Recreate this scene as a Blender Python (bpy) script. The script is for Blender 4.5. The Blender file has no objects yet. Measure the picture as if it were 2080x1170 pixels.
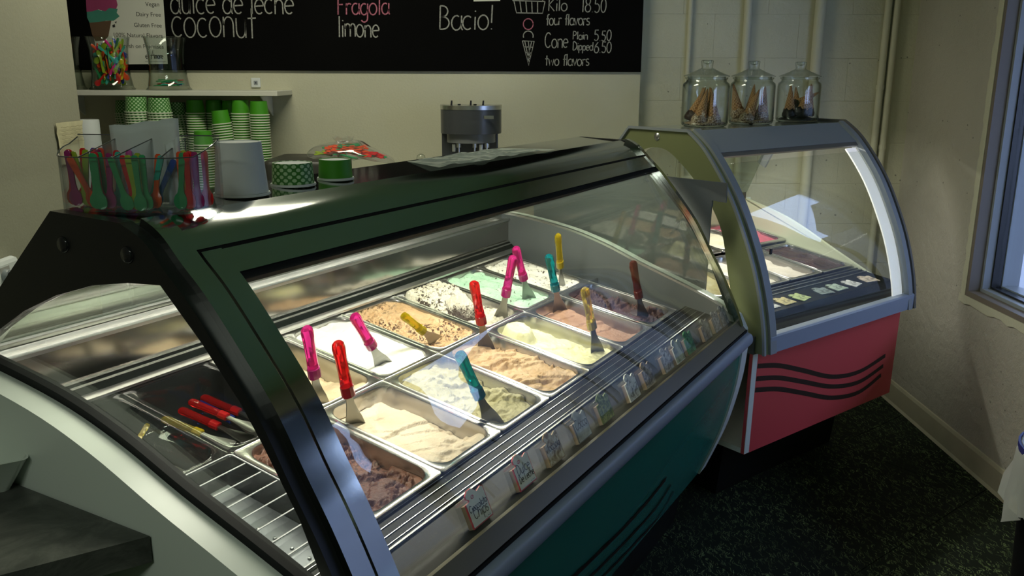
import bpy, bmesh, math, random
from mathutils import Vector, Matrix, noise
random.seed(7)
SC = bpy.context.scene
COL = SC.collection

# ------------------------------------------------------------------ camera
F_PX, PITCH, ROLL, EYE = 1742.6, 0.2447, 0.0037, 1.6
_c, _s = math.cos(PITCH), math.sin(PITCH)
FW = Vector((0, _c, -_s)); _up = Vector((0, _s, _c)); _rt = Vector((1, 0, 0))
RT = _rt*math.cos(ROLL) + _up*math.sin(ROLL)
UP = -_rt*math.sin(ROLL) + _up*math.cos(ROLL)
CAM = Vector((0, 0, EYE))
cd = bpy.data.cameras.new('camera'); cam = bpy.data.objects.new('camera', cd); COL.objects.link(cam)
cd.sensor_width = 36.0; cd.lens = F_PX*36/2080; cd.clip_start = 0.02
R = Matrix((RT, UP, -FW)).transposed()
cam.matrix_world = Matrix.Translation(CAM) @ R.to_4x4()
SC.camera = cam

# ------------------------------------------------------------------ world, exposure, room lights
world = bpy.data.worlds.new('world'); SC.world = world; world.use_nodes = True
bg = world.node_tree.nodes['Background']
bg.inputs[0].default_value = (0.44, 0.57, 1.0, 1); bg.inputs[1].default_value = 5.4
SC.view_settings.view_transform = 'Standard'; SC.view_settings.look = 'None'
SC.view_settings.gamma = 1.0; SC.view_settings.exposure = 0.0
SC.view_settings.use_curve_mapping = False
SC.cycles.transparent_max_bounces = 32
SC.cycles.max_bounces = 10

def area(name, loc, size, sizey, power, col, rot=(0, 0, 0)):
    l = bpy.data.lights.new(name, 'AREA'); l.shape = 'RECTANGLE'; l.size = size; l.size_y = sizey
    l.energy = power; l.color = col
    o = bpy.data.objects.new(name, l); COL.objects.link(o); o.location = loc; o.rotation_euler = rot
    return o
CEIL = 2.75
LAMPS = [(-0.7, 3.0, 19.0, (1.0, 0.97, 0.76)), (-0.7, -0.7, 13.0, (0.90, 1.0, 0.88))]
for (lx, ly, pw, lc) in LAMPS:
    area('ceiling_lamp_light', (lx, ly, CEIL-0.09), 1.16, 0.26, pw, lc)

# ------------------------------------------------------------------ helpers
def ray(px, py): return (RT*((px-1040)/F_PX) - UP*((py-585)/F_PX) + FW)
def on_z(px, py, z): r = ray(px, py); return CAM + r*((z-EYE)/r.z)
def on_y(px, py, Y): r = ray(px, py); return CAM + r*(Y/r.y)
def on_x(px, py, X): r = ray(px, py); return CAM + r*(X/r.x)

YAW1 = 0.5158; TILT = 0.1814
O1 = Vector((-0.5742, 1.6261, 0)); U1 = Vector((math.sin(YAW1), math.cos(YAW1), 0)); V1 = Vector((-math.cos(YAW1), math.sin(YAW1), 0))
TH1 = math.pi/2 - YAW1
YAW2 = math.radians(51.5)
O2 = Vector((0.88, 2.82, 0)); U2 = Vector((math.sin(YAW2), math.cos(YAW2), 0)); V2 = Vector((-math.cos(YAW2), math.sin(YAW2), 0))
TH2 = math.pi/2 - YAW2
S1 = 0.945      # size of the first case's fittings (its pans are 236 x 340 mm)
def L1(u, v, z): q = O1 + U1*u + V1*v; return Vector((q.x*S1, q.y*S1, EYE-(EYE-z)*S1))
Z0_1 = EYE*(1-S1)
def L2(u, v, z): return O2 + U2*u + V2*v + Vector((0, 0, z))
MIDZ = 0.844

MATS = {}
def _nt(name):
    m = bpy.data.materials.new(name); m.use_nodes = True
    return m, m.node_tree, m.node_tree.nodes['Principled BSDF']
def N(nt, t, **kw):
    n = nt.nodes.new(t)
    for k, v in kw.items():
        if k in n.inputs: n.inputs[k].default_value = v
        else: setattr(n, k, v)
    return n
def ramp(nt, fac, stops, interp='LINEAR'):
    r = nt.nodes.new('ShaderNodeValToRGB'); r.color_ramp.interpolation = interp
    e = r.color_ramp.elements
    while len(e) < len(stops): e.new(0.5)
    for i, (p, c) in enumerate(stops):
        e[i].position = p; e[i].color = (*c, 1) if len(c) == 3 else c
    nt.links.new(fac, r.inputs[0]); return r.outputs[0]
def coords(nt): return nt.nodes.new('ShaderNodeTexCoord').outputs['Object']
def bump(nt, b, h, dist=0.002, strength=1.0):
    n = N(nt, 'ShaderNodeBump', Distance=dist, Strength=strength); nt.links.new(h, n.inputs['Height']); nt.links.new(n.outputs[0], b.inputs['Normal'])
def mat(name, col, rough=0.5, metal=0.0, var=0.0, vscale=8.0, bumpd=0.0, bscale=60.0, trans=0.0, emit=None, estr=0.0, spec=0.5):
    if name in MATS: return MATS[name]
    m, nt, b = _nt(name)
    b.inputs['Base Color'].default_value = (*col, 1); b.inputs['Roughness'].default_value = rough; b.inputs['Metallic'].default_value = metal
    b.inputs['Specular IOR Level'].default_value = spec
    if trans: b.inputs['Transmission Weight'].default_value = trans
    if var:
        n = N(nt, 'ShaderNodeTexNoise', Scale=vscale, Detail=5.0); nt.links.new(coords(nt), n.inputs['Vector'])
        lo = tuple(c*(1-var) for c in col); hi = tuple(min(1, c*(1+var)) for c in col)
        nt.links.new(ramp(nt, n.outputs[0], [(0.3, lo), (0.7, hi)]), b.inputs['Base Color'])
    if bumpd:
        n = N(nt, 'ShaderNodeTexNoise', Scale=bscale, Detail=6.0); nt.links.new(coords(nt), n.inputs['Vector'])
        bump(nt, b, n.outputs[0], bumpd)
    if emit: b.inputs['Emission Color'].default_value = (*emit, 1); b.inputs['Emission Strength'].default_value = estr
    MATS[name] = m; return m
def glass_mat(name, tint=(0.93, 0.97, 0.94), rough=0.0, base=0.04, gcol=(1, 1, 1), haze=0.0, hcol=(0.8, 0.85, 0.8), edge=None):
    if name in MATS: return MATS[name]
    m = bpy.data.materials.new(name); m.use_nodes = True; nt = m.node_tree; nt.nodes.clear()
    out = nt.nodes.new('ShaderNodeOutputMaterial')
    tr = N(nt, 'ShaderNodeBsdfTransparent', Color=(*tint, 1)); gl = N(nt, 'ShaderNodeBsdfGlossy', Roughness=rough, Color=(*gcol, 1))
    lw = N(nt, 'ShaderNodeLayerWeight', Blend=0.5)
    pw = N(nt, 'ShaderNodeMath', operation='POWER'); nt.links.new(lw.outputs['Facing'], pw.inputs[0]); pw.inputs[1].default_value = 5
    ml = N(nt, 'ShaderNodeMath', operation='MULTIPLY_ADD'); nt.links.new(pw.outputs[0], ml.inputs[0]); ml.inputs[1].default_value = 1-base; ml.inputs[2].default_value = base
    if edge:
        p3 = N(nt, 'ShaderNodeMath', operation='POWER'); nt.links.new(lw.outputs['Facing'], p3.inputs[0]); p3.inputs[1].default_value = 3.5
        nt.links.new(ramp(nt, p3.outputs[0], [(0.0, tint), (0.75, edge)]), tr.inputs['Color'])
    mx = nt.nodes.new('ShaderNodeMixShader'); nt.links.new(ml.outputs[0], mx.inputs[0]); nt.links.new(tr.outputs[0], mx.inputs[1]); nt.links.new(gl.outputs[0], mx.inputs[2])
    last = mx.outputs[0]
    if haze:
        df = N(nt, 'ShaderNodeBsdfDiffuse', Color=(*hcol, 1)); m2 = nt.nodes.new('ShaderNodeMixShader'); m2.inputs[0].default_value = haze
        nt.links.new(last, m2.inputs[1]); nt.links.new(df.outputs[0], m2.inputs[2]); last = m2.outputs[0]
    nt.links.new(last, out.inputs[0]); MATS[name] = m; return m

# mesh building: each builder appends to a bmesh
class MB:
    def __init__(s): s.bm = bmesh.new(); s.smooth = False
    def quad(s, *ps): s.bm.faces.new([s.bm.verts.new(p) for p in ps])
    def box(s, x0, x1, y0, y1, z0, z1, bev=0.0, M=None):
        vs = [s.bm.verts.new((x, y, z)) for x in (x0, x1) for y in (y0, y1) for z in (z0, z1)]
        fs = []
        for f in ((0,1,3,2),(4,6,7,5),(0,4,5,1),(2,3,7,6),(0,2,6,4),(1,5,7,3)): fs.append(s.bm.faces.new([vs[i] for i in f]))
        nv = vs
        if bev:
            es = list({e for f in fs for e in f.edges})
            r = bmesh.ops.bevel(s.bm, geom=es, offset=bev, segments=2, affect='EDGES', profile=0.5)
            nv = list({v for v in r['verts']} | {v for v in vs if v.is_valid})
        if M:
            for v in nv: v.co = M @ v.co
        return s
    def prism(s, prof, x0, x1, axis='x', M=None):
        """closed profile (a,b) extruded along local x (profile in y,z), or along z (profile in x,y)"""
        def P(a, b, t):
            q = Vector((t, a, b)) if axis == 'x' else (Vector((a, t, b)) if axis == 'y' else Vector((a, b, t)))
            return M @ q if M else q
        A = [s.bm.verts.new(P(a, b, x0)) for a, b in prof]; B = [s.bm.verts.new(P(a, b, x1)) for a, b in prof]
        n = len(prof)
        s.bm.faces.new(A); s.bm.faces.new(B[::-1])
        for i in range(n): s.bm.faces.new((A[i], B[i], B[(i+1) % n], A[(i+1) % n]))
        return s
    def loops(s, loops, cap0=True, cap1=True):
        L = [[s.bm.verts.new(p) for p in l] for l in loops]; n = len(loops[0])
        for a, b in zip(L, L[1:]):
            for i in range(n): s.bm.faces.new((a[i], a[(i+1) % n], b[(i+1) % n], b[i]))
        if cap0: s.bm.faces.new(L[0][::-1])
        if cap1: s.bm.faces.new(L[-1])
        return s
    def lathe(s, prof, seg=24, cap0=False, cap1=False, M=None):
        ls = []
        for r, z in prof:
            l = [Vector((r*math.cos(2*math.pi*i/seg), r*math.sin(2*math.pi*i/seg), z)) for i in range(seg)]
            ls.append([M @ p for p in l] if M else l)
        return s.loops(ls, cap0, cap1)
    def tube(s, pts, r, seg=8, cap=True):
        pts = [Vector(p) for p in pts]; ls = []; up = Vector((0, 0, 1))
        for i, p in enumerate(pts):
            d = (pts[min(i+1, len(pts)-1)] - pts[max(i-1, 0)]).normalized()
            a = d.cross(up if abs(d.dot(up)) < 0.95 else Vector((1, 0, 0))).normalized(); b = d.cross(a)
            rr = r[i] if isinstance(r, (list, tuple)) else r
            ls.append([p + (a*math.cos(2*math.pi*k/seg) + b*math.sin(2*math.pi*k/seg))*rr for k in range(seg)])
        return s.loops(ls, cap, cap)
    def mesh(s, smooth=False, angle=None):
        bmesh.ops.recalc_face_normals(s.bm, faces=s.bm.faces)
        me = bpy.data.meshes.new('m')
        if smooth:
            for f in s.bm.faces: f.smooth = True
            if angle:
                for e in s.bm.edges:
                    if len(e.link_faces) == 2 and e.calc_face_angle(0) > angle: e.smooth = False
        s.bm.to_mesh(me); s.bm.free(); return me
    def build(s, name, m, parent=None, smooth=False, angle=0.6):
        return mk(name, s.mesh(smooth, angle), m, parent)
def mk(name, me, m, parent=None):
    o = bpy.data.objects.new(name, me); COL.objects.link(o)
    if m and not me.materials: me.materials.append(m)
    if parent: o.parent = parent
    return o
def tag(o, label=None, cat=None, group=None, kind=None):
    if label: o['label'] = label
    if cat: o['category'] = cat
    if group: o['group'] = group
    if kind: o['kind'] = kind
    return o
def thing(name, label, cat, loc=(0, 0, 0), rz=0.0, group=None):
    o = bpy.data.objects.new(name, None); COL.objects.link(o); o.location = loc; o.rotation_euler = (0, 0, rz); o.empty_display_size = 0.05
    return tag(o, label, cat, group)
def copy_tree(o, parent=None):
    c = o.copy(); COL.objects.link(c); c.parent = parent
    for ch in o.children: copy_tree(ch, c)
    return c
def rrect(hx, hy, r, n=5, z=0.0):
    pts = []
    for cx, cy, a0 in ((hx-r, hy-r, 0), (-hx+r, hy-r, 90), (-hx+r, -hy+r, 180), (hx-r, -hy+r, 270)):
        for i in range(n+1):
            a = math.radians(a0 + 90*i/n); pts.append(Vector((cx+r*math.cos(a), cy+r*math.sin(a), z)))
    return pts
def lerp_poly(pts, n):
    """smooth resample (Catmull-Rom) of 2-D points"""
    out = []
    for i in range(len(pts)-1):
        p0 = pts[max(i-1, 0)]; p1 = pts[i]; p2 = pts[i+1]; p3 = pts[min(i+2, len(pts)-1)]
        for k in range(n):
            t = k/n
            out.append(tuple(0.5*(2*b + (c-a)*t + (2*a-5*b+4*c-d)*t*t + (3*b-a-3*c+d)*t**3) for a, b, c, d in zip(p0, p1, p2, p3)))
    out.append(tuple(pts[-1])); return out
def offset_poly(pts, d):
    """offset an open polyline sideways by d (left normal)"""
    out = []
    for i, p in enumerate(pts):
        a = pts[max(i-1, 0)]; b = pts[min(i+1, len(pts)-1)]
        tx, ty = b[0]-a[0], b[1]-a[1]; l = math.hypot(tx, ty) or 1
        out.append((p[0]-ty/l*d, p[1]+tx/l*d))
    return out
def band(curve, d0, d1):
    return offset_poly(curve, d0) + offset_poly(curve, d1)[::-1]

# ------------------------------------------------------------------ stroke lettering
def arc(cx, cy, rx, ry, a0, a1, n=12):
    return [(cx+rx*math.cos(math.radians(a0+(a1-a0)*i/n)), cy+ry*math.sin(math.radians(a0+(a1-a0)*i/n))) for i in range(n+1)]
G = {
 'a': (0.9, [arc(.4, .5, .38, .5, 60, 360), [(.78, 1.0), (.78, .15), (.88, 0)]]),
 'c': (0.85, [arc(.42, .5, .4, .5, 50, 310)]),
 'd': (0.95, [arc(.4, .5, .38, .5, 40, 350), [(.78, 1.7), (.78, .1), (.86, 0)]]),
 'e': (0.85, [[(.04, .52), (.76, .56)] + arc(.4, .5, .38, .5, 10, 310)]),
 'f': (0.6, [arc(.5, 1.4, .22, .25, 60, 180, 6) + [(.28, 0)], [(.02, .95), (.55, .98)]]),
 'g': (0.9, [arc(.4, .5, .38, .5, 60, 360), [(.78, 1.0), (.78, -.3)] + arc(.42, -.3, .36, .35, 0, -150, 8)]),
 'h': (0.9, [[(.08, 1.7), (.08, 0)], [(.08, .6)] + arc(.42, .6, .32, .4, 160, 0, 8) + [(.76, 0)]]),
 'i': (0.35, [[(.15, .95), (.15, 0)], [(.15, 1.32), (.17, 1.4)]]),
 'l': (0.38, [[(.15, 1.7), (.15, 0)]]),
 'm': (1.3, [[(.08, 1), (.08, 0)], [(.08, .6)] + arc(.36, .65, .27, .35, 160, 0, 8) + [(.63, 0)], [(.63, .6)] + arc(.9, .65, .27, .35, 160, 0, 8) + [(1.17, 0)]]),
 'n': (0.9, [[(.08, 1), (.08, 0)], [(.08, .6)] + arc(.42, .6, .33, .4, 160, 0, 8) + [(.76, 0)]]),
 'o': (0.95, [arc(.43, .5, .4, .5, 80, 440, 16)]),
 'p': (0.9, [[(.08, 1), (.08, -.6)], arc(.44, .5, .36, .48, 150, -150)]),
 'r': (0.65, [[(.08, 1), (.08, 0)], [(.08, .6)] + arc(.38, .62, .3, .36, 160, 50, 6)]),
 's': (0.7, [arc(.34, .75, .26, .24, 40, 250, 8) + arc(.32, .25, .28, .25, 80, -150, 8)]),
 't': (0.65, [[(.28, 1.5), (.28, 0)], [(.0, 1.0), (.58, 1.02)]]),
 'u': (0.9, [[(.08, 1), (.08, .4)] + arc(.4, .38, .32, .38, 180, 360, 8) + [(.72, 1)], [(.72, 1), (.74, 0)]]),
 'v': (0.8, [[(.02, 1), (.36, 0), (.72, 1)]]),
 'w': (1.1, [[(.02, 1), (.27, 0), (.52, .85), (.77, 0), (1.0, 1)]]),
 'B': (1.0, [[(.1, 1.7), (.1, 0)], [(.1, 1.7)] + arc(.3, 1.3, .42, .4, 90, -80, 8) + [(.15, .9)], [(.15, .9)] + arc(.35, .45, .5, .45, 80, -90, 8) + [(.1, 0)]]),
 'C': (1.1, [arc(.55, .85, .5, .85, 45, 315, 14)]),
 'D': (1.1, [[(.1, 1.7), (.1, 0)], [(.1, 1.7)] + arc(.2, .85, .75, .85, 80, -80, 10) + [(.1, 0)]]),
 'F': (0.9, [[(.1, 1.7), (.1, 0)], [(.05, 1.68), (.8, 1.72)], [(.1, .9), (.62, .92)]]),
 'K': (1.0, [[(.1, 1.7), (.1, 0)], [(.8, 1.6), (.12, .8), (.85, 0)]]),
 'L': (0.9, [[(.1, 1.7), (.1, 0), (.75, .03)]]),
 'N': (1.1, [[(.1, 0), (.1, 1.7), (.85, 0), (.85, 1.7)]]),
 'P': (0.95, [[(.1, 1.7), (.1, 0)], [(.1, 1.68)] + arc(.3, 1.25, .45, .43, 80, -85, 8) + [(.1, .82)]]),
 '0': (1.0, [arc(.45, .85, .4, .85, 80, 440, 16)]),
 '1': (0.5, [[(.2, 1.7), (.2, 0)]]),
 '5': (1.0, [[(.8, 1.68), (.2, 1.68), (.15, 1.0)] + arc(.42, .52, .4, .52, 110, -140, 10)]),
 '6': (1.0, [[(.7, 1.7), (.25, 1.1)] + arc(.47, .5, .4, .5, 160, 520, 14)]),
 '8': (1.0, [arc(.45, 1.28, .33, .4, -90, 270, 12), arc(.45, .44, .4, .44, 90, 450, 12)]),
 '!': (0.4, [[(.18, 1.7), (.16, .45)], [(.16, .06), (.17, 0), (.15, .03)]]),
 '.': (0.4, [[(.15, .04), (.17, 0)]]),
 ' ': (0.6, []),
}
def text_width(t): return sum(G[c][0] for c in t)
def ribbons(strokes, wid, place, mb, jit=0.0):
    """flat strokes: strokes in plane coords, place(x,y)->3-D point, lifted strip with mitred joints"""
    for st in strokes:
        if len(st) < 2: continue
        l = offset_poly(st, wid/2); r = offset_poly(st, -wid/2)
        A = [mb.bm.verts.new(place(*p)) for p in l]; B = [mb.bm.verts.new(place(*p)) for p in r]
        for i in range(len(st)-1): mb.bm.faces.new((A[i], A[i+1], B[i+1], B[i]))
def text_strokes(t, x, y, xh, sx=1.0, slant=0.0, wob=0.0):
    out = []; cx = 0
    for ch in t:
        w, sts = G[ch]; dy = random.uniform(-wob, wob); ds = 1+random.uniform(-wob, wob)
        for st in sts:
            out.append([(x + (cx + px*ds + slant*py)*xh*sx, y + (py*ds+dy)*xh) for px, py in st])
        cx += w
    return out
def font_mesh(t, size, align='LEFT', bold=0.0):
    c = bpy.data.curves.new('t', 'FONT'); c.body = t; c.size = size; c.align_x = align; c.offset = bold; c.resolution_u = 3
    o = bpy.data.objects.new('t', c); COL.objects.link(o)
    dg = bpy.context.evaluated_depsgraph_get(); dg.update()
    me = bpy.data.meshes.new_from_object(o.evaluated_get(dg)); bpy.data.objects.remove(o); return me

# ------------------------------------------------------------------ materials
def wall_paint(name, col, bscale, bd, pits=0.0):
    m, nt, b = _nt(name); co = coords(nt)
    n = N(nt, 'ShaderNodeTexNoise', Scale=1.6, Detail=6.0); nt.links.new(co, n.inputs['Vector'])
    base = ramp(nt, n.outputs[0], [(0.3, tuple(c*0.92 for c in col)), (0.7, tuple(min(1, c*1.06) for c in col))])
    b.inputs['Roughness'].default_value = 0.6; b.inputs['Specular IOR Level'].default_value = 0.25
    n2 = N(nt, 'ShaderNodeTexNoise', Scale=bscale, Detail=8.0, Roughness=0.65); nt.links.new(co, n2.inputs['Vector'])
    h = n2.outputs[0]
    if pits:
        v = N(nt, 'ShaderNodeTexVoronoi', Scale=26.0); nt.links.new(co, v.inputs['Vector'])
        big = N(nt, 'ShaderNodeTexNoise', Scale=9.0, Detail=3.0); nt.links.new(co, big.inputs['Vector'])
        sel = N(nt, 'ShaderNodeMath', operation='LESS_THAN'); nt.links.new(v.outputs['Distance'], sel.inputs[0]); sel.inputs[1].default_value = 0.10
        s2 = N(nt, 'ShaderNodeMath', operation='GREATER_THAN'); nt.links.new(big.outputs[0], s2.inputs[0]); s2.inputs[1].default_value = 0.57
        ml = N(nt, 'ShaderNodeMath', operation='MULTIPLY'); nt.links.new(sel.outputs[0], ml.inputs[0]); nt.links.new(s2.outputs[0], ml.inputs[1])
        mx = nt.nodes.new('ShaderNodeMix'); mx.data_type = 'RGBA'; nt.links.new(ml.outputs[0], mx.inputs[0]); nt.links.new(base, mx.inputs[6]); mx.inputs[7].default_value = (*[c*0.45 for c in col], 1); base = mx.outputs[2]
        sb = N(nt, 'ShaderNodeMath', operation='MULTIPLY_ADD'); nt.links.new(ml.outputs[0], sb.inputs[0]); sb.inputs[1].default_value = -pits; nt.links.new(h, sb.inputs[2]); h = sb.outputs[0]
    nt.links.new(base, b.inputs['Base Color']); bump(nt, b, h, bd)
    MATS[name] = m; return m
M_CREAM = wall_paint('cream_paint', (0.61, 0.60, 0.455), 90.0, 0.0015)
M_BLOCK = wall_paint('cream_block_paint', (0.60, 0.59, 0.44), 55.0, 0.004, 0.4)
M_CONC = wall_paint('painted_concrete', (0.50, 0.475, 0.40), 22.0, 0.010, 0.7)
M_GREENWALL = mat('green_wall_paint', (0.09, 0.27, 0.10), 0.5, var=0.1)
M_CEIL = mat('sage_green_ceiling', (0.27, 0.47, 0.25), 0.8)
M_BASE = mat('cream_cove_base', (0.50, 0.47, 0.34), 0.4, var=0.08)
M_ALU = mat('brushed_aluminium', (0.62, 0.63, 0.62), 0.28, 1.0, bumpd=0.0003, bscale=300)
M_STEEL = mat('stainless_steel', (0.50, 0.495, 0.475), 0.27, 1.0)
M_POLISH = mat('polished_steel_trim', (0.50, 0.52, 0.50), 0.10, 1.0)
M_BACKSTEEL = mat('satin_back_steel', (0.45, 0.44, 0.42), 0.12, 1.0)
M_BLACK = mat('black_plastic', (0.008, 0.008, 0.009), 0.35)
M_GASKET = mat('black_rubber', (0.009, 0.010, 0.011), 0.7, spec=.2)
M_WHITEP = mat('white_lacquer', (0.72, 0.78, 0.72), 0.35)
M_TEAL = mat('teal_lacquer', (0.03, 0.20, 0.15), 0.25)
M_RED = mat('coral_red_laminate', (0.62, 0.07, 0.08), 0.35)
M_GREYBLUE = mat('grey_blue_rail', (0.28, 0.33, 0.42), 0.4)
M_GREY = mat('grey_metal_paint', (0.27, 0.30, 0.32), 0.38)
M_DGREY = mat('dark_grey_panel', (0.10, 0.115, 0.12), 0.5)
M_WAVE = mat('dark_brown_stripe', (0.02, 0.008, 0.008), 0.5)
M_OLIVE = mat('yellow_green_acrylic', (0.20, 0.225, 0.105), 0.35)
M_CREAMP = mat('pale_cream_panel', (0.66, 0.70, 0.50), 0.4)
M_GLASS = glass_mat('clear_curved_glass', (0.94, 0.96, 0.94), 0.0, 0.04)
M_GLASS2 = glass_mat('door_glass', (0.80, 0.84, 0.80), 0.01, 0.10)
M_JARG = glass_mat('jar_glass', (0.95, 0.97, 0.96), 0.0, 0.05, edge=(.16, .22, .19))
M_ACR = glass_mat('clear_acrylic', (0.94, 0.95, 0.96), 0.03, 0.06, haze=0.015, hcol=(0.75, 0.78, 0.82), edge=(.45, .48, .50))
M_POLY = glass_mat('clear_polycarbonate', (0.93, 0.94, 0.95), 0.03, 0.06, haze=0.02, hcol=(0.55, 0.56, 0.57))
M_FILM = glass_mat('plastic_film', (0.75, 0.80, 0.80), 0.15, 0.12, haze=0.35, hcol=(0.42, 0.50, 0.47))
M_CHALKB = mat('blackboard_paint', (0.0022, 0.0022, 0.0022), 0.8, var=0.3, vscale=3, spec=.08)
M_CHALK = mat('white_chalk', (0.34, 0.34, 0.31), 0.9, var=0.35, vscale=160)
M_CHALKP = mat('pink_chalk', (0.45, 0.14, 0.20), 0.9, var=0.35, vscale=160)
M_PAPER = mat('white_paper', (0.72, 0.72, 0.64), 0.8)
M_INK = mat('black_ink', (0.02, 0.02, 0.02), 0.7)
M_LAMP = mat('lamp_diffuser', (0.9, 0.9, 0.85), 0.5, emit=(1.0, 0.95, 0.8), estr=3.0)
M_TROF = mat('troffer_diffuser', (0.9, 0.9, 0.85), 0.5, emit=(1.0, 0.93, 0.7), estr=1.6)
M_BROWNF = mat('taupe_window_trim', (0.19, 0.16, 0.13), 0.5)
M_CUPW = mat('white_card', (0.70, 0.74, 0.74), 0.6)
M_GREEN = mat('bright_green_card', (0.055, 0.29, 0.010), 0.5)

# ------------------------------------------------------------------ the room shell
XR = 1.92; YB = 4.2; YBK = 4.25; XL = -1.5; YF = -2.6; XLL = -3.3
YLE = on_x(150, 130, XL).y
def struct(name, mb, m, **kw):
    return tag(mb.build(name, m, **kw), kind='structure')
# floor with square carpet tiles turned to the second case
def carpet():
    m, nt, b = _nt('grass_print_carpet'); co = coords(nt)
    wn = N(nt, 'ShaderNodeTexNoise', Scale=28.0, Detail=3.0); nt.links.new(co, wn.inputs['Vector'])
    facs = []
    for i, (ang, sc) in enumerate(((0.4, 1.0), (1.2, 1.1), (2.0, 0.9), (2.7, 1.0))):
        mp = N(nt, 'ShaderNodeMapping'); mp.inputs['Rotation'].default_value = (0, 0, ang); mp.inputs['Scale'].default_value = (170*sc, 15*sc, 1); mp.inputs['Location'].default_value = (i*7.3, i*3.1, 0)
        ad = N(nt, 'ShaderNodeVectorMath', operation='MULTIPLY_ADD'); nt.links.new(wn.outputs[1], ad.inputs[0]); ad.inputs[1].default_value = (0.06,)*3; nt.links.new(co, ad.inputs[2])
        nt.links.new(ad.outputs[0], mp.inputs['Vector'])
        v = N(nt, 'ShaderNodeTexVoronoi', Scale=1.0); nt.links.new(mp.outputs[0], v.inputs['Vector'])
        lt = N(nt, 'ShaderNodeMath', operation='LESS_THAN'); nt.links.new(v.outputs['Distance'], lt.inputs[0]); lt.inputs[1].default_value = 0.19
        facs.append(lt.outputs[0])
    mx = N(nt, 'ShaderNodeMath', operation='MAXIMUM'); nt.links.new(facs[0], mx.inputs[0]); nt.links.new(facs[1], mx.inputs[1])
    mx1 = N(nt, 'ShaderNodeMath', operation='MAXIMUM'); nt.links.new(facs[2], mx1.inputs[0]); nt.links.new(facs[3], mx1.inputs[1])
    mx2 = N(nt, 'ShaderNodeMath', operation='MAXIMUM'); nt.links.new(mx.outputs[0], mx2.inputs[0]); nt.links.new(mx1.outputs[0], mx2.inputs[1])
    pn = N(nt, 'ShaderNodeTexNoise', Scale=5.0, Detail=4.0); nt.links.new(co, pn.inputs['Vector'])
    ml = N(nt, 'ShaderNodeMath', operation='MULTIPLY'); nt.links.new(mx2.outputs[0], ml.inputs[0]); nt.links.new(pn.outputs[0], ml.inputs[1])
    nt.links.new(ramp(nt, ml.outputs[0], [(0.0, (0.010, 0.016, 0.010)), (0.30, (0.03, 0.05, 0.022)), (0.60, (0.20, 0.28, 0.12))]), b.inputs['Base Color'])
    b.inputs['Roughness'].default_value = 0.75; b.inputs['Specular IOR Level'].default_value = 0.2; bump(nt, b, mx2.outputs[0], 0.002)
    return m
M_CARPET = carpet()
mb = MB(); mb.box(XLL-0.2, XR+0.25, YF-0.2, YBK+0.2, -0.12, -0.006); floor = struct('floor', mb, mat('dark_subfloor', (0.01, 0.011, 0.01), 0.9))
def clip_poly(poly, a, b, c):      # keep a*x+b*y<=c
    out = []
    for i, p in enumerate(poly):
        q = poly[(i+1) % len(poly)]; fp = a*p[0]+b*p[1]-c; fq = a*q[0]+b*q[1]-c
        if fp <= 0: out.append(p)
        if fp*fq < 0: t = fp/(fp-fq); out.append((p[0]+(q[0]-p[0])*t, p[1]+(q[1]-p[1])*t))
    return out
node = Vector((1.36, 2.70)); TS = 0.6
for i in range(-8, 6):
    for j in range(-7, 9):
        c0 = [node + Vector((U2.x, U2.y))*((i+a)*TS) + Vector((V2.x, V2.y))*((j+b_)*TS) for a, b_ in ((.003, .003), (.997, .003), (.997, .997), (.003, .997))]
        pl = [(p.x, p.y) for p in c0]
        for A in ((1, 0, XR), (-1, 0, 1.49), (0, 1, YB), (0, -1, 0.6)): pl = clip_poly(pl, *A) if pl else pl
        if len(pl) >= 3:
            mb = MB(); mb.prism(pl, -0.006, 0.0, axis='z'); mb.build('carpet_tile', M_CARPET, floor)
mb = MB(); mb.box(XLL, XR+0.25, YF, YBK+0.1, CEIL, CEIL+0.1); struct('ceiling', mb, M_CEIL)
XBB = on_y(1302, 120, YB).x
mb = MB(); mb.box(XLL, XBB, YB, YBK+0.1, 0, CEIL); wb = struct('wall_back', mb, M_CREAM)
mb = MB(); mb.box(XBB, XR+0.25, YBK+0.004, YBK+0.15, 0, CEIL); wp = struct('wall_back_blocks', mb, M_CREAM)
bz = on_y(1600, 118, YBK).z; ph = 0.0
r0 = bz - 8*0.2
k = 0
while r0 + k*0.2 < CEIL:
    z0 = max(0, r0+k*0.2)+0.0004; z1 = min(CEIL, r0+(k+1)*0.2)-0.0004
    x = XBB - (0.2 if k % 2 else 0.05)
    while x < XR:
        a, b_ = max(x, XBB)+0.0003, min(x+0.4, XR+0.05)-0.0003
        if b_-a > 0.02 and z1-z0 > 0.01:
            mb = MB(); mb.box(a, b_, YBK-0.0, YBK+0.02, z0, z1, bev=0.0009); mb.build('block', M_BLOCK, wp)
        x += 0.4
    k += 1
mb = MB(); mb.box(XL-0.12, XL, YF, YLE, 0, CEIL); struct('wall_left', mb, wall_paint('dimmed_cream_paint', (0.33, 0.325, 0.245), 90.0, 0.0012))  # cream paint darkened in place of dimmer lamplight on this wall
mb = MB(); mb.box(XLL-0.1, XLL, 2.0, YBK, 0, CEIL); struct('wall_far_left', mb, M_CREAM)
mb = MB(); mb.box(XLL, XL-0.12, 2.0, 2.1, 0, CEIL); struct('wall_side_return', mb, M_CREAM)
mb = MB(); mb.box(XL, XR, YF-0.1, YF, 0, CEIL); struct('wall_front', mb, M_GREENWALL)
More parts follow.
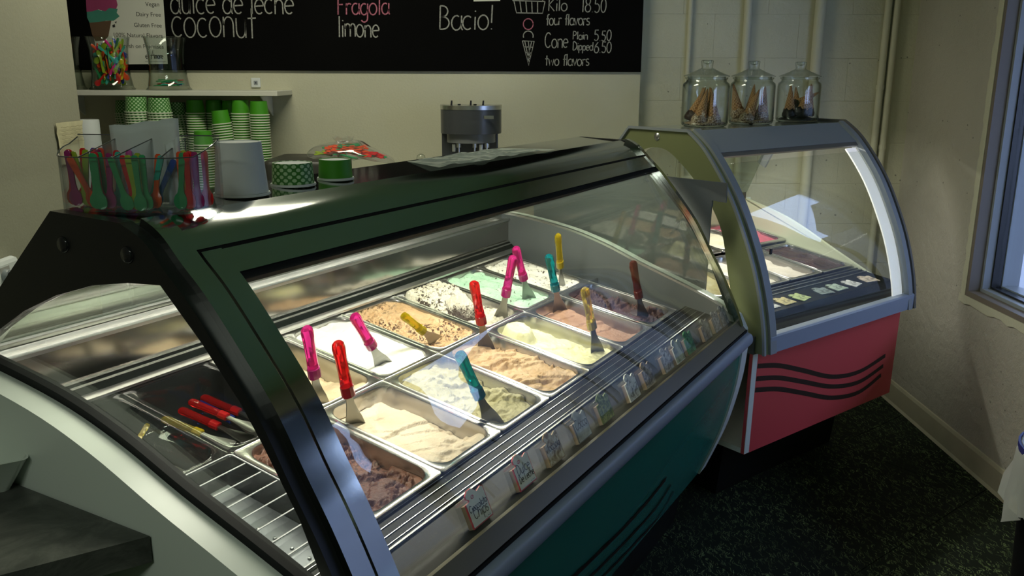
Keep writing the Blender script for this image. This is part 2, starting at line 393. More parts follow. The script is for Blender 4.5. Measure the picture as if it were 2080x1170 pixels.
# right wall with the window opening
WY0, WY1, WZ0, WZ1, WT = 0.75, 3.515, 0.70, 2.35, 0.19
mb = MB()
mb.box(XR, XR+WT, YF, YBK, 0, WZ0); mb.box(XR, XR+WT, YF, YBK, WZ1, CEIL); mb.box(XR, XR+WT, WY1, YBK, WZ0, WZ1); mb.box(XR, XR+WT, YF, WY0, WZ0, WZ1)
struct('wall_right', mb, M_CONC)
# chipped plaster lip around the opening
mb = MB(); rnd = random.Random(3)
prev = None; pts = []
for i in range(60):
    z = WZ0 - 0.001 + (WZ1-WZ0)*i/59; pts.append((WY1 + 0.035 + rnd.uniform(-0.006, 0.006), z))
pts2 = [(WY1 - 0.001, WZ1), (WY1 - 0.001, WZ0 - 0.001)]
mb.prism(pts + pts2, XR-0.006, XR+0.004)
pts = [(WY1+0.045 - (WY1-WY0+.01)*i/59, WZ0 - 0.035 + rnd.uniform(-0.006, 0.006)) for i in range(60)]
mb.prism(pts + [(WY0, WZ0-0.001), (WY1+0.045, WZ0-0.001)], XR-0.006, XR+0.004)
struct('trim_1', mb, M_CREAM)
mb = MB(); w = 0.055
def frame_yz(mb, x0, x1, y0, y1, z0, z1, w):
    mb.box(x0, x1, y0, y1, z0, z0+w); mb.box(x0, x1, y0, y1, z1-w, z1); mb.box(x0, x1, y0, y0+w, z0+w, z1-w); mb.box(x0, x1, y1-w, y1, z0+w, z1-w)
frame_yz(mb, XR-0.004, XR+0.045, WY0, WY1, WZ0, WZ1, 0.022); win = struct('window_1', mb, M_BROWNF)
mb = MB(); frame_yz(mb, XR+0.045, XR+0.078, WY0+0.012, WY1-0.012, WZ0+0.012, WZ1-0.012, 0.024); mb.build('window_frame', M_GREY, win)
mb = MB(); frame_yz(mb, XR+0.078, XR+0.118, WY0+0.02, WY1-0.02, WZ0+0.02, WZ1-0.02, 0.024); mb.build('window_gasket', M_BLACK, win)
mb = MB(); frame_yz(mb, XR+0.118, XR+0.188, WY0+0.02, WY1-0.02, WZ0+0.02, WZ1-0.02, 0.030); mb.build('window_frame', M_GREY, win)
mb = MB(); mb.box(XR+0.09, XR+0.17, 1.96, 2.03, WZ0+0.05, WZ1-0.05); mb.build('window_mullion', M_BLACK, win)
for (a, b_) in ((WY0+0.044, 1.96), (2.03, WY1-0.044)):
    mb = MB(); mb.box(XR+0.095, XR+0.103, a, b_, WZ0+0.044, WZ1-0.044); mb.build('window_pane', M_GLASS, win)
# baseboard along the right wall
prof = [(XR, 0), (XR-0.022, 0), (XR-0.014, 0.012), (XR-0.011, 0.095), (XR-0.006, 0.108), (XR, 0.11)]
mb = MB(); mb.prism(prof, YF, YBK, axis='y'); struct('baseboard_right', mb, M_BASE)
# pavement outside the window
M_PAVE = mat('grey_paving', (0.16, 0.16, 0.17), 0.7, var=0.15, vscale=3)
mb = MB(); mb.box(XR+0.26, 14, -6, 14, -0.3, -0.165); pav = struct('outdoor_ground', mb, mat('paving_joint', (0.2, 0.2, 0.2), 0.9))
mb = MB(); mb.box(-0.295, 0.295, -0.295, 0.295, -0.165, -0.15, bev=0.004); slab_me = mb.mesh()
for i in range(9):
    for j in range(9):
        o = mk('paving_slab', slab_me, M_PAVE, pav); o.location = (XR+0.6+i*0.6, 1.5+j*0.6+(0.3 if i % 2 else 0), 0)
# street outside: unseen canopy and stepped skyline, added to break up reflected sky
mb = MB(); mb.prism([(XR+.26, 2.62), (3.5, 2.40), (3.5, 2.33), (XR+.26, 2.50)], -3.0, 6.0, axis='y'); struct('sky_blocker', mb, mat('dark_sky_blocker', (.05, .06, .07), .8))
for y_ in (1.0, 5.2):
    mb = MB(); mb.box(3.34, 3.46, y_-.06, y_+.06, -.15, 2.36); struct('sky_blocker_post', mb, M_GREY)
for (y0_, y1_, h_) in ((-9, 4.9, 6.4), (5.0, 5.7, 4.2), (5.75, 6.5, 5.7), (6.55, 7.6, 3.9), (7.65, 8.1, 4.7), (8.15, 8.7, 3.7), (8.75, 9.6, 5.4), (9.7, 10.6, 4.0), (10.7, 22.0, 6.6)):  # heights stepped so sky gaps reflect as patches in the case glass
    mb = MB(); mb.box(12.5, 16, y0_, y1_, -.16, h_); bd_ = struct('skyline_block', mb, mat('skyline_block_face', (.10, .10, .11), .8, var=.3, vscale=.8))
    for k in range(int((y1_-y0_)/.7)):
        mb = MB(); mb.box(12.46, 12.5, y0_+.12+k*.7, y0_+.55+k*.7, .6, 2.1); mb.build('facade_window', M_DGREY, bd_)
# unseen ceiling lamps, placed to light the back wall and end panel
for (lx, ly, pw, lc) in LAMPS:
    t = thing('ceiling_light', 'unseen long ceiling light fitting over the back counter' if ly > 1 else 'unseen long ceiling light fitting placed to light the customer side', 'ceiling light', (lx, ly, CEIL), 0, 'ceiling lights')
    mb = MB(); mb.box(-.62, .62, -.17, .17, -.06, 0, bev=.006); mb.build('housing', M_CUPW, t)
    mb = MB(); mb.box(-.58, .58, -.13, .13, -.075, -.0605); mb.build('diffuser', M_TROF, t)
# conduits on the block wall
def pipe(px, dia, y_bot, label):
    a = on_y(px, 0, YBK-dia/2); x = a.x; zb = 0.0 if y_bot is None else on_y(px, y_bot, YBK).z
    t = thing('wall_pipe', label, 'pipe', (x, YBK-dia/2-0.001, zb), 0, 'painted pipes')
    mb = MB(); mb.tube([(0, 0, 0), (0, 0, CEIL-zb)], dia/2, 12); mb.build('tube', M_CREAM, t, smooth=True, angle=0.8)
    for zz in (0.35, 1.25, 2.1):
        if zz < CEIL-zb: mb = MB(); mb.lathe([(dia/2+.0005, zz), (dia/2+.003, zz), (dia/2+.003, zz+.02), (dia/2+.0005, zz+.02)], 12); mb.build('clamp', M_CREAM, t)
pipe(1404, 0.022, None, 'thin cream painted conduit between the blackboard and the thicker pipes')
pipe(1521, 0.036, None, 'cream painted pipe rising behind the middle cone jar')
pipe(1668, 0.05, None, 'thick cream painted pipe rising beside the right-hand cone jar lid')
pipe(1806, 0.032, 330, 'cream painted pipe in the wall corner, left one of a touching pair')
pipe(1824, 0.032, None, 'cream painted pipe in the wall corner, right one of a touching pair')

# ------------------------------------------------------------------ first display case (long, teal front)
case1 = thing('gelato_case', 'long curved-glass gelato display case with teal front and white end panels', 'display case', (O1.x*S1, O1.y*S1, Z0_1), TH1)
case1.scale = (S1,)*3
GCURVE = [(.52, 1.058), (.367, 1.05), (.147, 1.017), (-.016, .972), (-.172, .911), (-.323, .857), (-.454, .806), (-.545, .757)]
GC = lerp_poly(GCURVE, 5)
FRONTC = lerp_poly([(-.572, .705), (-.571, .66), (-.556, .53), (-.52, .37), (-.485, .26), (-.45, .15)], 4)
ENDP = GC + FRONTC + [(.52, .15)]
ARCHP = [(-.085, 1.366), (-.139, 1.342), (-.185, 1.297), (-.235, 1.25), (-.305, 1.168), (-.37, 1.085), (-.425, .99), (-.467, .92), (-.505, .848), (-.535, .785), (-.558, .727)]
ARCH = lerp_poly(ARCHP, 5)
def P1(mb, prof, x0, x1, name, m, parent=case1, skew=0.0, **kw):
    mb.prism(prof, x0, x1)
    if skew:
        for v_ in mb.bm.verts:
            k_ = skew*(1-(v_.co.x+.25)/2.1)
            if name == 'front_glass': k_ *= max(0, min(1, (1.25-v_.co.z)/.52))**2
            v_.co.y += k_
    return mb.build(name, m, parent, **kw)
for (a, b_) in ((-.315, -.262), (1.852, 1.90)):
    P1(MB(), ENDP, a, b_, 'end_panel', M_WHITEP)
P1(MB(), band(GC, -.016, .008), -.262, -.238, 'end_gasket', M_GASKET)
P1(MB(), band(GC, -.004, .004), 1.838, 1.852, 'end_gasket', M_ALU)
P1(MB(), [p for p in offset_poly(GC, .004)] + [(-.545, .62), (.5, .62)], 1.838, 1.8515, 'end_liner', M_DGREY)
P1(MB(), [p for p in offset_poly(GC, .02)] + [(-.545, .62), (.5, .62)], -.2615, -.25, 'end_liner', M_DGREY)
LEGIN = [(-.17, 1.274), (-.254, 1.192), (-.328, 1.11), (-.372, 1.046), (-.438, .94), (-.476, .853), (-.515, .768)]
BRK = ARCH[:-1] + [(-.556, .745)] + LEGIN[::-1][0:] + [(-.09, 1.268), (0, 1.253), (.109, 1.221), (.212, 1.178), (.301, 1.129), (.40, 1.068), (.47, 1.058), (.50, 1.058), (.40, 1.117), (.281, 1.212), (.094, 1.3712)]
def end_plate(x0, x1):
    return P1(MB(), BRK, x0, x1, 'end_plate', M_BLACK)
ep = end_plate(-.262, -.238); end_plate(1.832, 1.852)
for px, py in ((128, 497), (258, 518)):
    r = ray(px, py); base = L1(-.263, 0, 0); t_ = (base-CAM).dot(U1)/r.dot(U1); q = CAM + r*t_; q = Vector((q.x/S1, q.y/S1, EYE-(EYE-q.z)/S1)) - O1
    mb = MB(); mb.lathe([(.0001, -.003), (.012, -.003), (.0145, 0), (.0145, .004)], 20, M=Matrix.Translation((-.2635, q.dot(V1), q.z)) @ Matrix.Rotation(math.pi/2, 4, 'Y'))
    mb.build('stud', mat('black_gloss', (0.012, 0.012, 0.014), 0.12), ep, smooth=True, angle=0.9)
# end glass
EG = offset_poly(GC[5:], -.002)[::-1] + [(.30, 1.128), (.212, 1.176), (.109, 1.219), (0, 1.251), (-.17, 1.272)] + LEGIN[1:]
P1(MB(), EG, -.254, -.249, 'end_glass', M_GLASS); P1(MB(), EG, 1.840, 1.845, 'end_glass', M_GLASS)
# polished front trims
for a, b_ in ((-.238, -.196), (-.190, -.148), (1.806, 1.832)):
    i0 = 2 if a != -.190 else 9
    P1(MB(), band(ARCH[i0:], -.014, .006), a, b_, 'arch_trim', M_POLISH, smooth=True)
P1(MB(), band(ARCH, -.003, .012), 1.852, 1.862, 'arch_trim', M_POLISH, smooth=True)
P1(MB(), [(-.085, 1.3612), (.094, 1.3712), (.094, 1.348), (-.085, 1.348)], -.238, 1.832, 'top_panel', M_POLISH)
P1(MB(), [(.094, 1.3712), (.094, 1.34), (.112, 1.327), (.116, 1.348)], -.238, 1.832, 'rear_edge', M_ALU)
P1(MB(), band(ARCH[0:9], -.001, .012), -.196, 1.806, 'fascia', mat('satin_steel_fascia', (.50, .52, .50), .11, 1.0), smooth=True)
P1(MB(), band(ARCH[8:11], .002, .012), -.19, 1.80, 'seam', M_GASKET)
P1(MB(), band(ARCH[9:14], -.010, .004), -.148, 1.806, 'glass_top_rail', MATS['satin_steel_fascia'], smooth=True)
P1(MB(), band(ARCH[13:15], -.006, .008), -.148, 1.806, 'glass_seal', M_GASKET)
P1(MB(), band(ARCH[10:], 0.0, .005), -.15, 1.806, 'front_glass', M_GLASS, skew=.032, smooth=True)
P1(MB(), [(-.545, .746), (-.554, .747), (-.582, .718), (-.540, .712)], -.19, 1.832, 'glass_bottom_rail', skew=.034, m= mat('bronze_trim', (.11, .10, .062), .3, spec=.3))
P1(MB(), [(-.55, .7125), (-.582, .7125), (-.582, .704), (-.55, .704)], -.262, 1.852, 'seal_strip', M_GASKET, skew=.034)
P1(MB(), lerp_poly([(-.575, .704), (-.596, .698), (-.604, .680), (-.600, .662), (-.582, .650)], 4) + [(-.56, .65), (-.56, .704)], -.262, 1.852, 'bumper_rail', M_GREYBLUE, skew=.034, smooth=True)
TEALC = lerp_poly([(-.582, .649), (-.570, .53), (-.535, .37), (-.498, .26), (-.455, .15)], 5)
tp = P1(MB(), band(TEALC, 0, .014), -.262, 1.852, 'front_panel', M_TEAL, skew=.034, smooth=True)
P1(MB(), band([(a_-.006, b__) for a_, b__ in TEALC], 0, .02), 1.775, 1.852, 'end_post', M_WHITEP, smooth=True)
def panel_v(z):
    for (a, b_) in zip(TEALC, TEALC[1:]):
        if b_[1] <= z <= a[1]: t_ = (z-b_[1])/(a[1]-b_[1]); return b_[0]+(a[0]-b_[0])*t_
    return -.46
# wavy stripes along the foot of the teal panel
for k in range(3):
    st = []
    for px, py in ((1350+20*k, 971+16*k), (1318, 1017), (1271, 1072), (1220, 1122), (1172, 1167), (1110, 1215), (1030, 1262)):
        if px < 1350: px += 30*k; py += 22*k
        r = ray(px, py); q = CAM + r*((L1(0, -.535, 0)-CAM).dot(V1)/r.dot(V1)); q = Vector((q.x/S1, q.y/S1, EYE-(EYE-q.z)/S1)) - O1; st.append((q.dot(U1), q.z))
    st = lerp_poly(st, 8)
    mb = MB(); ribbons([st], .017, lambda x, z: Vector((x, panel_v(max(.155, z))-.004+.034*(1-(x+.25)/2.1), z)), mb); mb.build('wave_stripe', M_WAVE, tp)
ZF1 = -Z0_1/S1
P1(MB(), [(-.36, ZF1), (-.40, .15), (.48, .15), (.46, ZF1)], -.22, 1.82, 'plinth', M_BLACK)
P1(MB(), [(.505, .15), (.52, .15), (.52, 1.03), (.505, 1.03)], -.262, 1.852, 'rear_panel', M_WHITEP)
P1(MB(), [(-.44, .15), (.505, .15), (.505, .17), (-.44, .17)], -.262, 1.852, 'floor_panel', M_WHITEP)
# cold well
P1(MB(), [(-.35, .60), (.36, .60), (.36, .61), (-.35, .61)], -.25, 1.838, 'well_floor', M_STEEL)
P1(MB(), [(-.545, .60), (-.352, .60), (-.352, .772), (-.43, .755), (-.545, .735)], -.25, 1.838, 'front_ledge', skew=.012, m=mat('black_coated_steel', (.006, .008, .008), .4, spec=.10))
P1(MB(), [(.362, .60), (.50, .60), (.50, .94), (.40, .94), (.40, .945), (.362, .913)], -.25, 1.838, 'rear_ledge', mat('black_coated_steel', (.006, .008, .008), .4, spec=.10))
P1(MB(), [(.345, .910), (.372, .914), (.372, .920), (.345, .916)], -.23, 1.83, 'rear_bar', M_ALU)
for s_ in (.35, .72):
    P1(MB(), [(.374+.026*s_, .9215+.026*s_), (.378+.026*s_, .9255+.026*s_), (.376+.026*s_, .9285+.026*s_), (.372+.026*s_, .9245+.026*s_)], -.23, 1.83, 'rear_rail', M_STEEL)
for s_ in (.12, .36, .62, .84):
    y, z = -.352-.078*s_, .772-.017*s_
    P1(MB(), [(y, z), (y-.0014, z-.0003), (y-.0014, z+.0018), (y, z+.002)], -.19, 1.83, 'front_rail', M_STEEL, skew=.012)
P1(MB(), [(-.4285, .754), (-.432, .753), (-.432, .760), (-.4285, .761)], -.19, 1.83, 'ledge_lip', M_ALU, skew=.012)
P1(MB(), [(.400, .945), (.410, .945), (.410, 1.03), (.400, 1.03)], -.23, 1.838, 'back_splash', M_BACKSTEEL)
P1(MB(), [(.392, 1.028), (.412, 1.028), (.412, 1.036), (.392, 1.036)], -.23, 1.838, 'back_splash_lip', M_ALU)
P1(MB(), [(.412, 1.02), (.505, 1.02), (.505, 1.034), (.412, 1.034)], -.23, 1.838, 'back_sill', M_STEEL)
for y in (.43, .455, .48):
    P1(MB(), [(y, 1.034), (y+.004, 1.034), (y+.004, 1.046), (y, 1.046)], -.23, 1.838, 'door_track', M_ALU)
P1(MB(), [(-.004, MIDZ-.03), (.004, MIDZ-.03), (.004, MIDZ-.007), (-.004, MIDZ-.006)], -.23, 1.83, 'pan_support', M_STEEL)
# slanted sliding doors at the back
def door(x0, x1, off):
    d = thing_part('sliding_door', case1)
    A = Vector((0, .450+off, 1.047)); B = Vector((0, .118+off*.3, 1.322)); ax = (B-A); ln = ax.length; ax.normalize(); nn = Vector((0, -ax.z, ax.y))
    Mx = Matrix(((1, 0, 0, 0), (0, ax.y, nn.y, A.y), (0, ax.z, nn.z, A.z), (0, 0, 0, 1)))
    mb = MB(); mb.box(x0+.02, x1-.02, .02, ln-.02, -.002, .002, M=Mx); mb.build('pane', M_GLASS2, d)
    mb = MB()
    for bx in ((x0, x1, 0, .02), (x0, x1, ln-.02, ln), (x0, x0+.02, .02, ln-.02), (x1-.02, x1, .02, ln-.02)): mb.box(*bx, -.005, .005, M=Mx)
    mb.build('door_frame', M_ALU, d)
def thing_part(name, parent):
    o = bpy.data.objects.new(name, None); COL.objects.link(o); o.parent = parent; o.empty_display_size = .03; return o
door(-.22, .50, 0); door(.47, 1.16, .022); door(1.13, 1.82, 0)
# lamp under the top
mb = MB(); mb.box(-.15, 1.78, -.085, -.045, 1.318, 1.334, bev=.004); mb.build('lamp_housing', M_ALU, case1)
mb = MB(); mb.box(-.13, 1.76, -.079, -.051, 1.3145, 1.3175); mb.build('lamp_tube', M_LAMP, case1)
l = area('case_lamp_light', L1(.815, -.065, 1.312), 1.9*S1, .03, 13.0, (1.0, 0.95, 0.80), (0, 0, TH1))
l.rotation_euler = (math.radians(6), 0, TH1)

# ------------------------------------------------------------------ second display case (short, red front)
case2 = thing('gelato_case', 'short grey-framed gelato display case with coral red front and wavy black stripes', 'display case', O2, TH2)
def P2(prof, x0, x1, name, m, parent=case2, **kw): mb = MB(); mb.prism(prof, x0, x1); return mb.build(name, m, parent, **kw)
OUT2 = lerp_poly([(.387, 1.403), (.30, 1.335), (.185, 1.19), (.095, 1.02), (.045, .89), (.012, .76), (.0, .66)], 6)
IN2 = lerp_poly([(.62, 1.30), (.592, 1.326), (.531, 1.336), (.47, 1.322), (.396, 1.272), (.336, 1.221), (.276, 1.161), (.214, 1.063), (.175, .92), (.14, .79), (.115, .72)], 4)
PLATE2 = [(.80, 1.20), (.72, 1.354), (.676, 1.403)] + OUT2 + [(.10, .66)] + IN2[::-1] + [(.66, 1.22), (.72, 1.10), (.80, 1.04)]
P2(PLATE2, -.012, .010, 'end_plate', M_OLIVE)
P2(band([(.80, 1.20), (.72, 1.354), (.676, 1.403)] + OUT2, 0, .045), .985, .998, 'end_plate', M_GREY)
P2(band([(.80, 1.20), (.72, 1.354), (.676, 1.403)] + OUT2, -.006, .004), -.020, -.010, 'plate_edge', M_GREY)
P2(band(OUT2, -.010, .014), .010, .045, 'arch_trim', M_GREY, smooth=True)
P2(band(OUT2, -.010, .012), .955, .985, 'arch_trim', M_GREY, smooth=True)
P2(band([(.72, 1.354), (.676, 1.403)] + OUT2, -.012, .006), .998, 1.012, 'arch_trim', mat('taupe_edge', (.16, .15, .13), .5), smooth=True)
P2([(.676, 1.403), (.387, 1.403), (.387, 1.385), (.676, 1.385)], .010, .985, 'top_panel', M_POLISH2 if 'M_POLISH2' in globals() else mat('grey_glass_top', (.42, .47, .45), .15, 0.6))
P2([(.387, 1.404), (.335, 1.362), (.296, 1.33), (.306, 1.322), (.40, 1.388)], .045, .955, 'fascia', M_GREY)
P2([(.297, 1.329), (.285, 1.315), (.295, 1.308), (.307, 1.321)], .045, .955, 'glass_top_rail', mat('taupe_edge', (.16, .15, .13), .5))
P2(band(OUT2[8:-3], 0, .005), .03, .96, 'front_glass', M_GLASS, smooth=True)
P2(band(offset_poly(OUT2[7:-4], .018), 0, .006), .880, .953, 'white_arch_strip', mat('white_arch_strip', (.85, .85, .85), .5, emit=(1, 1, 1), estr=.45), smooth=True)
P2([(.0, .725), (-.006, .72), (-.004, .662), (.02, .655), (.03, .725)], .012, .998, 'bumper_rail', M_GREYBLUE)
P2([(.045, .655), (.06, .655), (.068, .272), (.053, .272)], -.012, 1.0, 'front_panel', M_RED)
P2([(.040, .72), (.10, .72), (.10, .655), (.040, .655)], -.020, .012, 'end_foot', M_DGREY)
fp = case2.children[-2]
P2([(.0435, .652), (.0455, .652), (.0535, .274), (.0515, .274)], -.013, .014, 'edge_strip', M_WHITEP)
for row in ([(1537, 743), (1580, 742), (1630, 752), (1690, 765), (1745, 755), (1798, 722)], [(1535, 769), (1580, 767), (1630, 775), (1690, 785), (1745, 776), (1794, 743)], [(1533, 792), (1580, 790), (1630, 798), (1690, 808), (1745, 797), (1790, 762)]):
    st = []
    for px, py in row:
        r = ray(px, py); q = CAM + r*((L2(0, .049, 0)-CAM).dot(V2)/r.dot(V2)); st.append(((q-O2).dot(U2), q.z))
    st = lerp_poly(st, 8)
    mb = MB(); ribbons([st], .018, lambda x, z: Vector((x, .045+(.655-z)*.0209-.0012, z)), mb); mb.build('wave_stripe', M_WAVE, fp)
P2([(.068, .272), (.85, .272), (.85, .292), (.068, .292)], -.012, 1.0, 'floor_panel', M_WHITEP)
P2([(.835, .292), (.85, .292), (.85, 1.03), (.835, 1.03)], -.012, 1.0, 'rear_panel', M_WHITEP)
P2([(.25, 0), (.22, .272), (.80, .272), (.78, 0)], .10, .90, 'plinth', M_BLACK)
FAR2 = lerp_poly([(.885, 1.04), (.604, .969), (.344, .855), (.187, .786)], 6)
P2(FAR2 + [(.06, .74), (.06, .295), (.834, .295), (.834, 1.03)], .955, .972, 'end_liner', M_CREAMP)
P2(FAR2 + [(.06, .74), (.06, .655), (.834, .655), (.834, 1.03)], .012, .022, 'end_liner', M_CREAMP)
P2([(.03, .655), (.245, .655), (.245, .796), (.17, .786), (.075, .775), (.03, .72)], .022, .955, 'front_ledge', mat('black_coated_steel', (.006, .008, .008), .4, spec=.10))
P2([(.245, .655), (.834, .655), (.834, .665), (.245, .665)], .022, .955, 'well_floor', M_STEEL)
for y, z in ((.235, .797), (.215, .794), (.19, .790)):
    P2([(y, z), (y-.003, z), (y-.003, z+.003), (y, z+.003)], .022, .955, 'front_rail', M_ALU)
P2([(.83, .90), (.84, .90), (.84, 1.06), (.83, 1.06)], .022, .955, 'back_splash', M_BACKSTEEL)
mb = MB(); mb.prism([(.832, 1.062), (.826, 1.059), (.682, 1.385), (.688, 1.388)], .022, .955); mb.build('rear_glass', M_GLASS2, case2)
mb = MB(); mb.lathe([(.0001, -.004), (.010, -.003), (.014, .0), (.014, .006)], 18, M=Matrix.Translation((-.014, .535, 1.375)) @ Matrix.Rotation(math.pi/2, 4, 'Y')); mb.build('stud', M_ALU, case2, smooth=True, angle=.9)
P2([(.05, 1.0), (.055, 1.0), (.055, 1.02), (.05, 1.02)], .05, .06, 'screw', M_BLACK)
mb = MB(); mb.box(.04, .94, .42, .46, 1.352, 1.368, bev=.004); mb.build('lamp_housing', M_ALU, case2)
mb = MB(); mb.box(.06, .92, .426, .454, 1.3485, 1.3515); mb.build('lamp_tube', M_LAMP, case2)
area('case_lamp_light', L2(.49, .44, 1.345), .85, .03, 6.0, (1.0, 0.97, 0.88), (0, 0, TH2))
# dark sheet closing the wedge between the two cases
fl = thing('gap_panel', 'dark grey sheet panel closing the wedge between the two cases', 'panel', (O1.x*S1, O1.y*S1, Z0_1), TH1)
fl.scale = (S1,)*3
mb = MB(); mb.prism([(-.454, 1.222), (-.454, 1.151), (-.402, 1.156), (-.397, .72), (-.22, .58), (-.22, ZF1), (.33, ZF1), (.33, 1.255), (-.119, 1.237)], 1.925, 1.935); mb.build('sheet', M_DGREY, fl)
mb = MB(); mb.box(1.935, 1.950, -.40, -.10, 1.13, 1.16); mb.build('stiffener', M_DGREY, fl)

# ------------------------------------------------------------------ gelato pans
def pan_mesh():
    mb = MB()
    H = [(.1235, .1785, .010, -.008), (.1245, .1795, .010, -.001), (.1238, .1788, .010, 0.0), (.1215, .1765, .010, -.0012), (.1100, .1650, .042, -.0016), (.1088, .1638, .041, -.0005), (.1078, .1628, .041, -.003), (.1065, .1615, .041, -.05), (.1040, .1590, .041, -.118), (.098, .153, .036, -.124)]
    mb.loops([rrect(a, b, r, 5, z) for a, b, r, z in H], cap0=False, cap1=True)
    return mb.mesh(True, .9)
PAN_ME = pan_mesh(); PAN_ME.materials.append(M_STEEL)
CPAN_ME = pan_mesh(); CPAN_ME.materials.append(M_POLY)
def T1(k, row, dz=0.0):
    off = {'front': -.179, 'back': .1765}[row]
    q = L1((k+.5)*.25, off*math.cos(TILT), MIDZ + off*math.sin(TILT) + dz)
    return Matrix.Translation(q) @ Matrix.Rotation(TH1, 4, 'Z') @ Matrix.Rotation(TILT, 4, 'X') @ Matrix.Scale(S1, 4)
def fb(x, y, z, o=4): return noise.fractal(Vector((x, y, z)), 1.0, 2.0, o)
def gelato_mesh(hf, seed, nx=84, ny=120):
    a, b, r = .1055, .1605, .040
    bm = bmesh.new(); V = []
    for j in range(ny+1):
        t = -1+2*j/ny; y = t*b; dy = abs(y)-(b-r)
        hw = a if dy <= 0 else a - r + math.sqrt(max(0, r*r-dy*dy))
        if dy > 0: hw = max(hw, .02)
        row = []
        for i in range(nx+1):
            s = -1+2*i/nx; x = s*hw
            z = hf(s, t, x, y, seed)
            z = min(z, .02 if abs(s) < .97 and abs(t) < .97 else -.0035)
            row.append(bm.verts.new((x, y, z)))
        V.append(row)
    for j in range(ny):
        for i in range(nx): bm.faces.new((V[j][i], V[j][i+1], V[j+1][i+1], V[j+1][i]))
    ring = V[0] + [V[j][nx] for j in range(1, ny+1)] + V[ny][::-1][1:] + [V[j][0] for j in range(ny-1, 0, -1)]
    low = [bm.verts.new((v.co.x*.97, v.co.y*.97, -.10)) for v in ring]
    n = len(ring)
    for i in range(n): bm.faces.new((ring[i], low[i], low[(i+1) % n], ring[(i+1) % n]))
    bm.faces.new(low)
    for f in bm.faces: f.smooth = True
    bmesh.ops.recalc_face_normals(bm, faces=bm.faces)
    me = bpy.data.meshes.new('g'); bm.to_mesh(me); bm.free(); return me
def gel_mat(name, c0, c1, specks=None, spscale=90.0, spth=0.62, bscale=120.0, bd=0.004, rough=0.42, specks2=None, hole=None):
    m, nt, b = _nt(name); co = coords(nt)
    n = N(nt, 'ShaderNodeTexNoise', Scale=14.0, Detail=6.0); nt.links.new(co, n.inputs['Vector'])
    base = ramp(nt, n.outputs[0], [(0.35, c0), (0.65, c1)])
    h = N(nt, 'ShaderNodeTexNoise', Scale=bscale, Detail=8.0, Roughness=0.6); nt.links.new(co, h.inputs['Vector'])
    if specks:
        sn = N(nt, 'ShaderNodeTexNoise', Scale=spscale, Detail=2.0, Distortion=0.8); nt.links.new(co, sn.inputs['Vector'])
        gt = ramp(nt, sn.outputs[0], [(spth, (0, 0, 0)), (spth+.03, (1, 1, 1))])
        if specks2:   # only where a coarser patch says so
            pn = N(nt, 'ShaderNodeTexNoise', Scale=specks2, Detail=2.0); nt.links.new(co, pn.inputs['Vector'])
            gp = ramp(nt, pn.outputs[0], [(0.44, (0, 0, 0)), (0.56, (1, 1, 1))])
            mm = nt.nodes.new('ShaderNodeMix'); mm.data_type = 'RGBA'; mm.blend_type = 'MULTIPLY'; mm.inputs[0].default_value = 1; nt.links.new(gt, mm.inputs[6]); nt.links.new(gp, mm.inputs[7]); gt = mm.outputs[2]
        if hole:      # crumb-filled hollow: centre x, y, radius
            vd = N(nt, 'ShaderNodeVectorMath', operation='SUBTRACT'); nt.links.new(co, vd.inputs[0]); vd.inputs[1].default_value = (hole[0], hole[1], 0)
            vs = N(nt, 'ShaderNodeVectorMath', operation='MULTIPLY'); nt.links.new(vd.outputs[0], vs.inputs[0]); vs.inputs[1].default_value = (.75, 1.25, .3)
            ln = N(nt, 'ShaderNodeVectorMath', operation='LENGTH'); nt.links.new(vs.outputs[0], ln.inputs[0])
            w_ = N(nt, 'ShaderNodeMath', operation='MULTIPLY_ADD'); nt.links.new(sn.outputs[0], w_.inputs[0]); w_.inputs[1].default_value = .07; nt.links.new(ln.outputs['Value'], w_.inputs[2])
            hm = ramp(nt, w_.outputs[0], [(hole[2]+.028, (1, 1, 1)), (hole[2]+.040, (0, 0, 0))])
            mm = nt.nodes.new('ShaderNodeMix'); mm.data_type = 'RGBA'; mm.blend_type = 'LIGHTEN'; mm.inputs[0].default_value = 1; nt.links.new(gt, mm.inputs[6]); nt.links.new(hm, mm.inputs[7]); gt = mm.outputs[2]
        mx = nt.nodes.new('ShaderNodeMix'); mx.data_type = 'RGBA'; nt.links.new(gt, mx.inputs[0]); nt.links.new(base, mx.inputs[6]); mx.inputs[7].default_value = (*specks, 1); base = mx.outputs[2]
    nt.links.new(base, b.inputs['Base Color']); b.inputs['Roughness'].default_value = rough; bump(nt, b, h.outputs[0], bd)
    return m
def sm(a, b, x): t = max(0, min(1, (x-a)/(b-a))); return t*t*(3-2*t)
def ridge(x, y, z): return abs(noise.noise(Vector((x, y, z))))
def ledge(x, y, sd, f, st=1.0, ang=.5, w=.05):
    """spatula marks: terraces with crisp torn edges"""
    ca, sa = math.cos(ang), math.sin(ang); p = (x*ca+y*sa)*f; q = (-x*sa+y*ca)*f*st
    n = noise.noise(Vector((p+sd, q, sd))) + .22*noise.noise(Vector((p*4+sd, q*4, sd+5))) + .10*noise.noise(Vector((p*9, q*9+sd, sd)))
    return sm(-w, w, n) - .5
def torn(x, y, sd, f): return 1-min(1, 2.6*abs(noise.noise(Vector((x*f+sd, y*f, sd)))+.35*noise.noise(Vector((x*f*2.7, y*f*2.7+sd, sd)))))
def H_smooth(lv, amp):
    return lambda s, t, x, y, sd: lv + amp*fb(x*14+sd, y*14, sd) + amp*.35*ledge(x, y, sd, 16, .5) - .10*amp*torn(x, y, sd, 34)
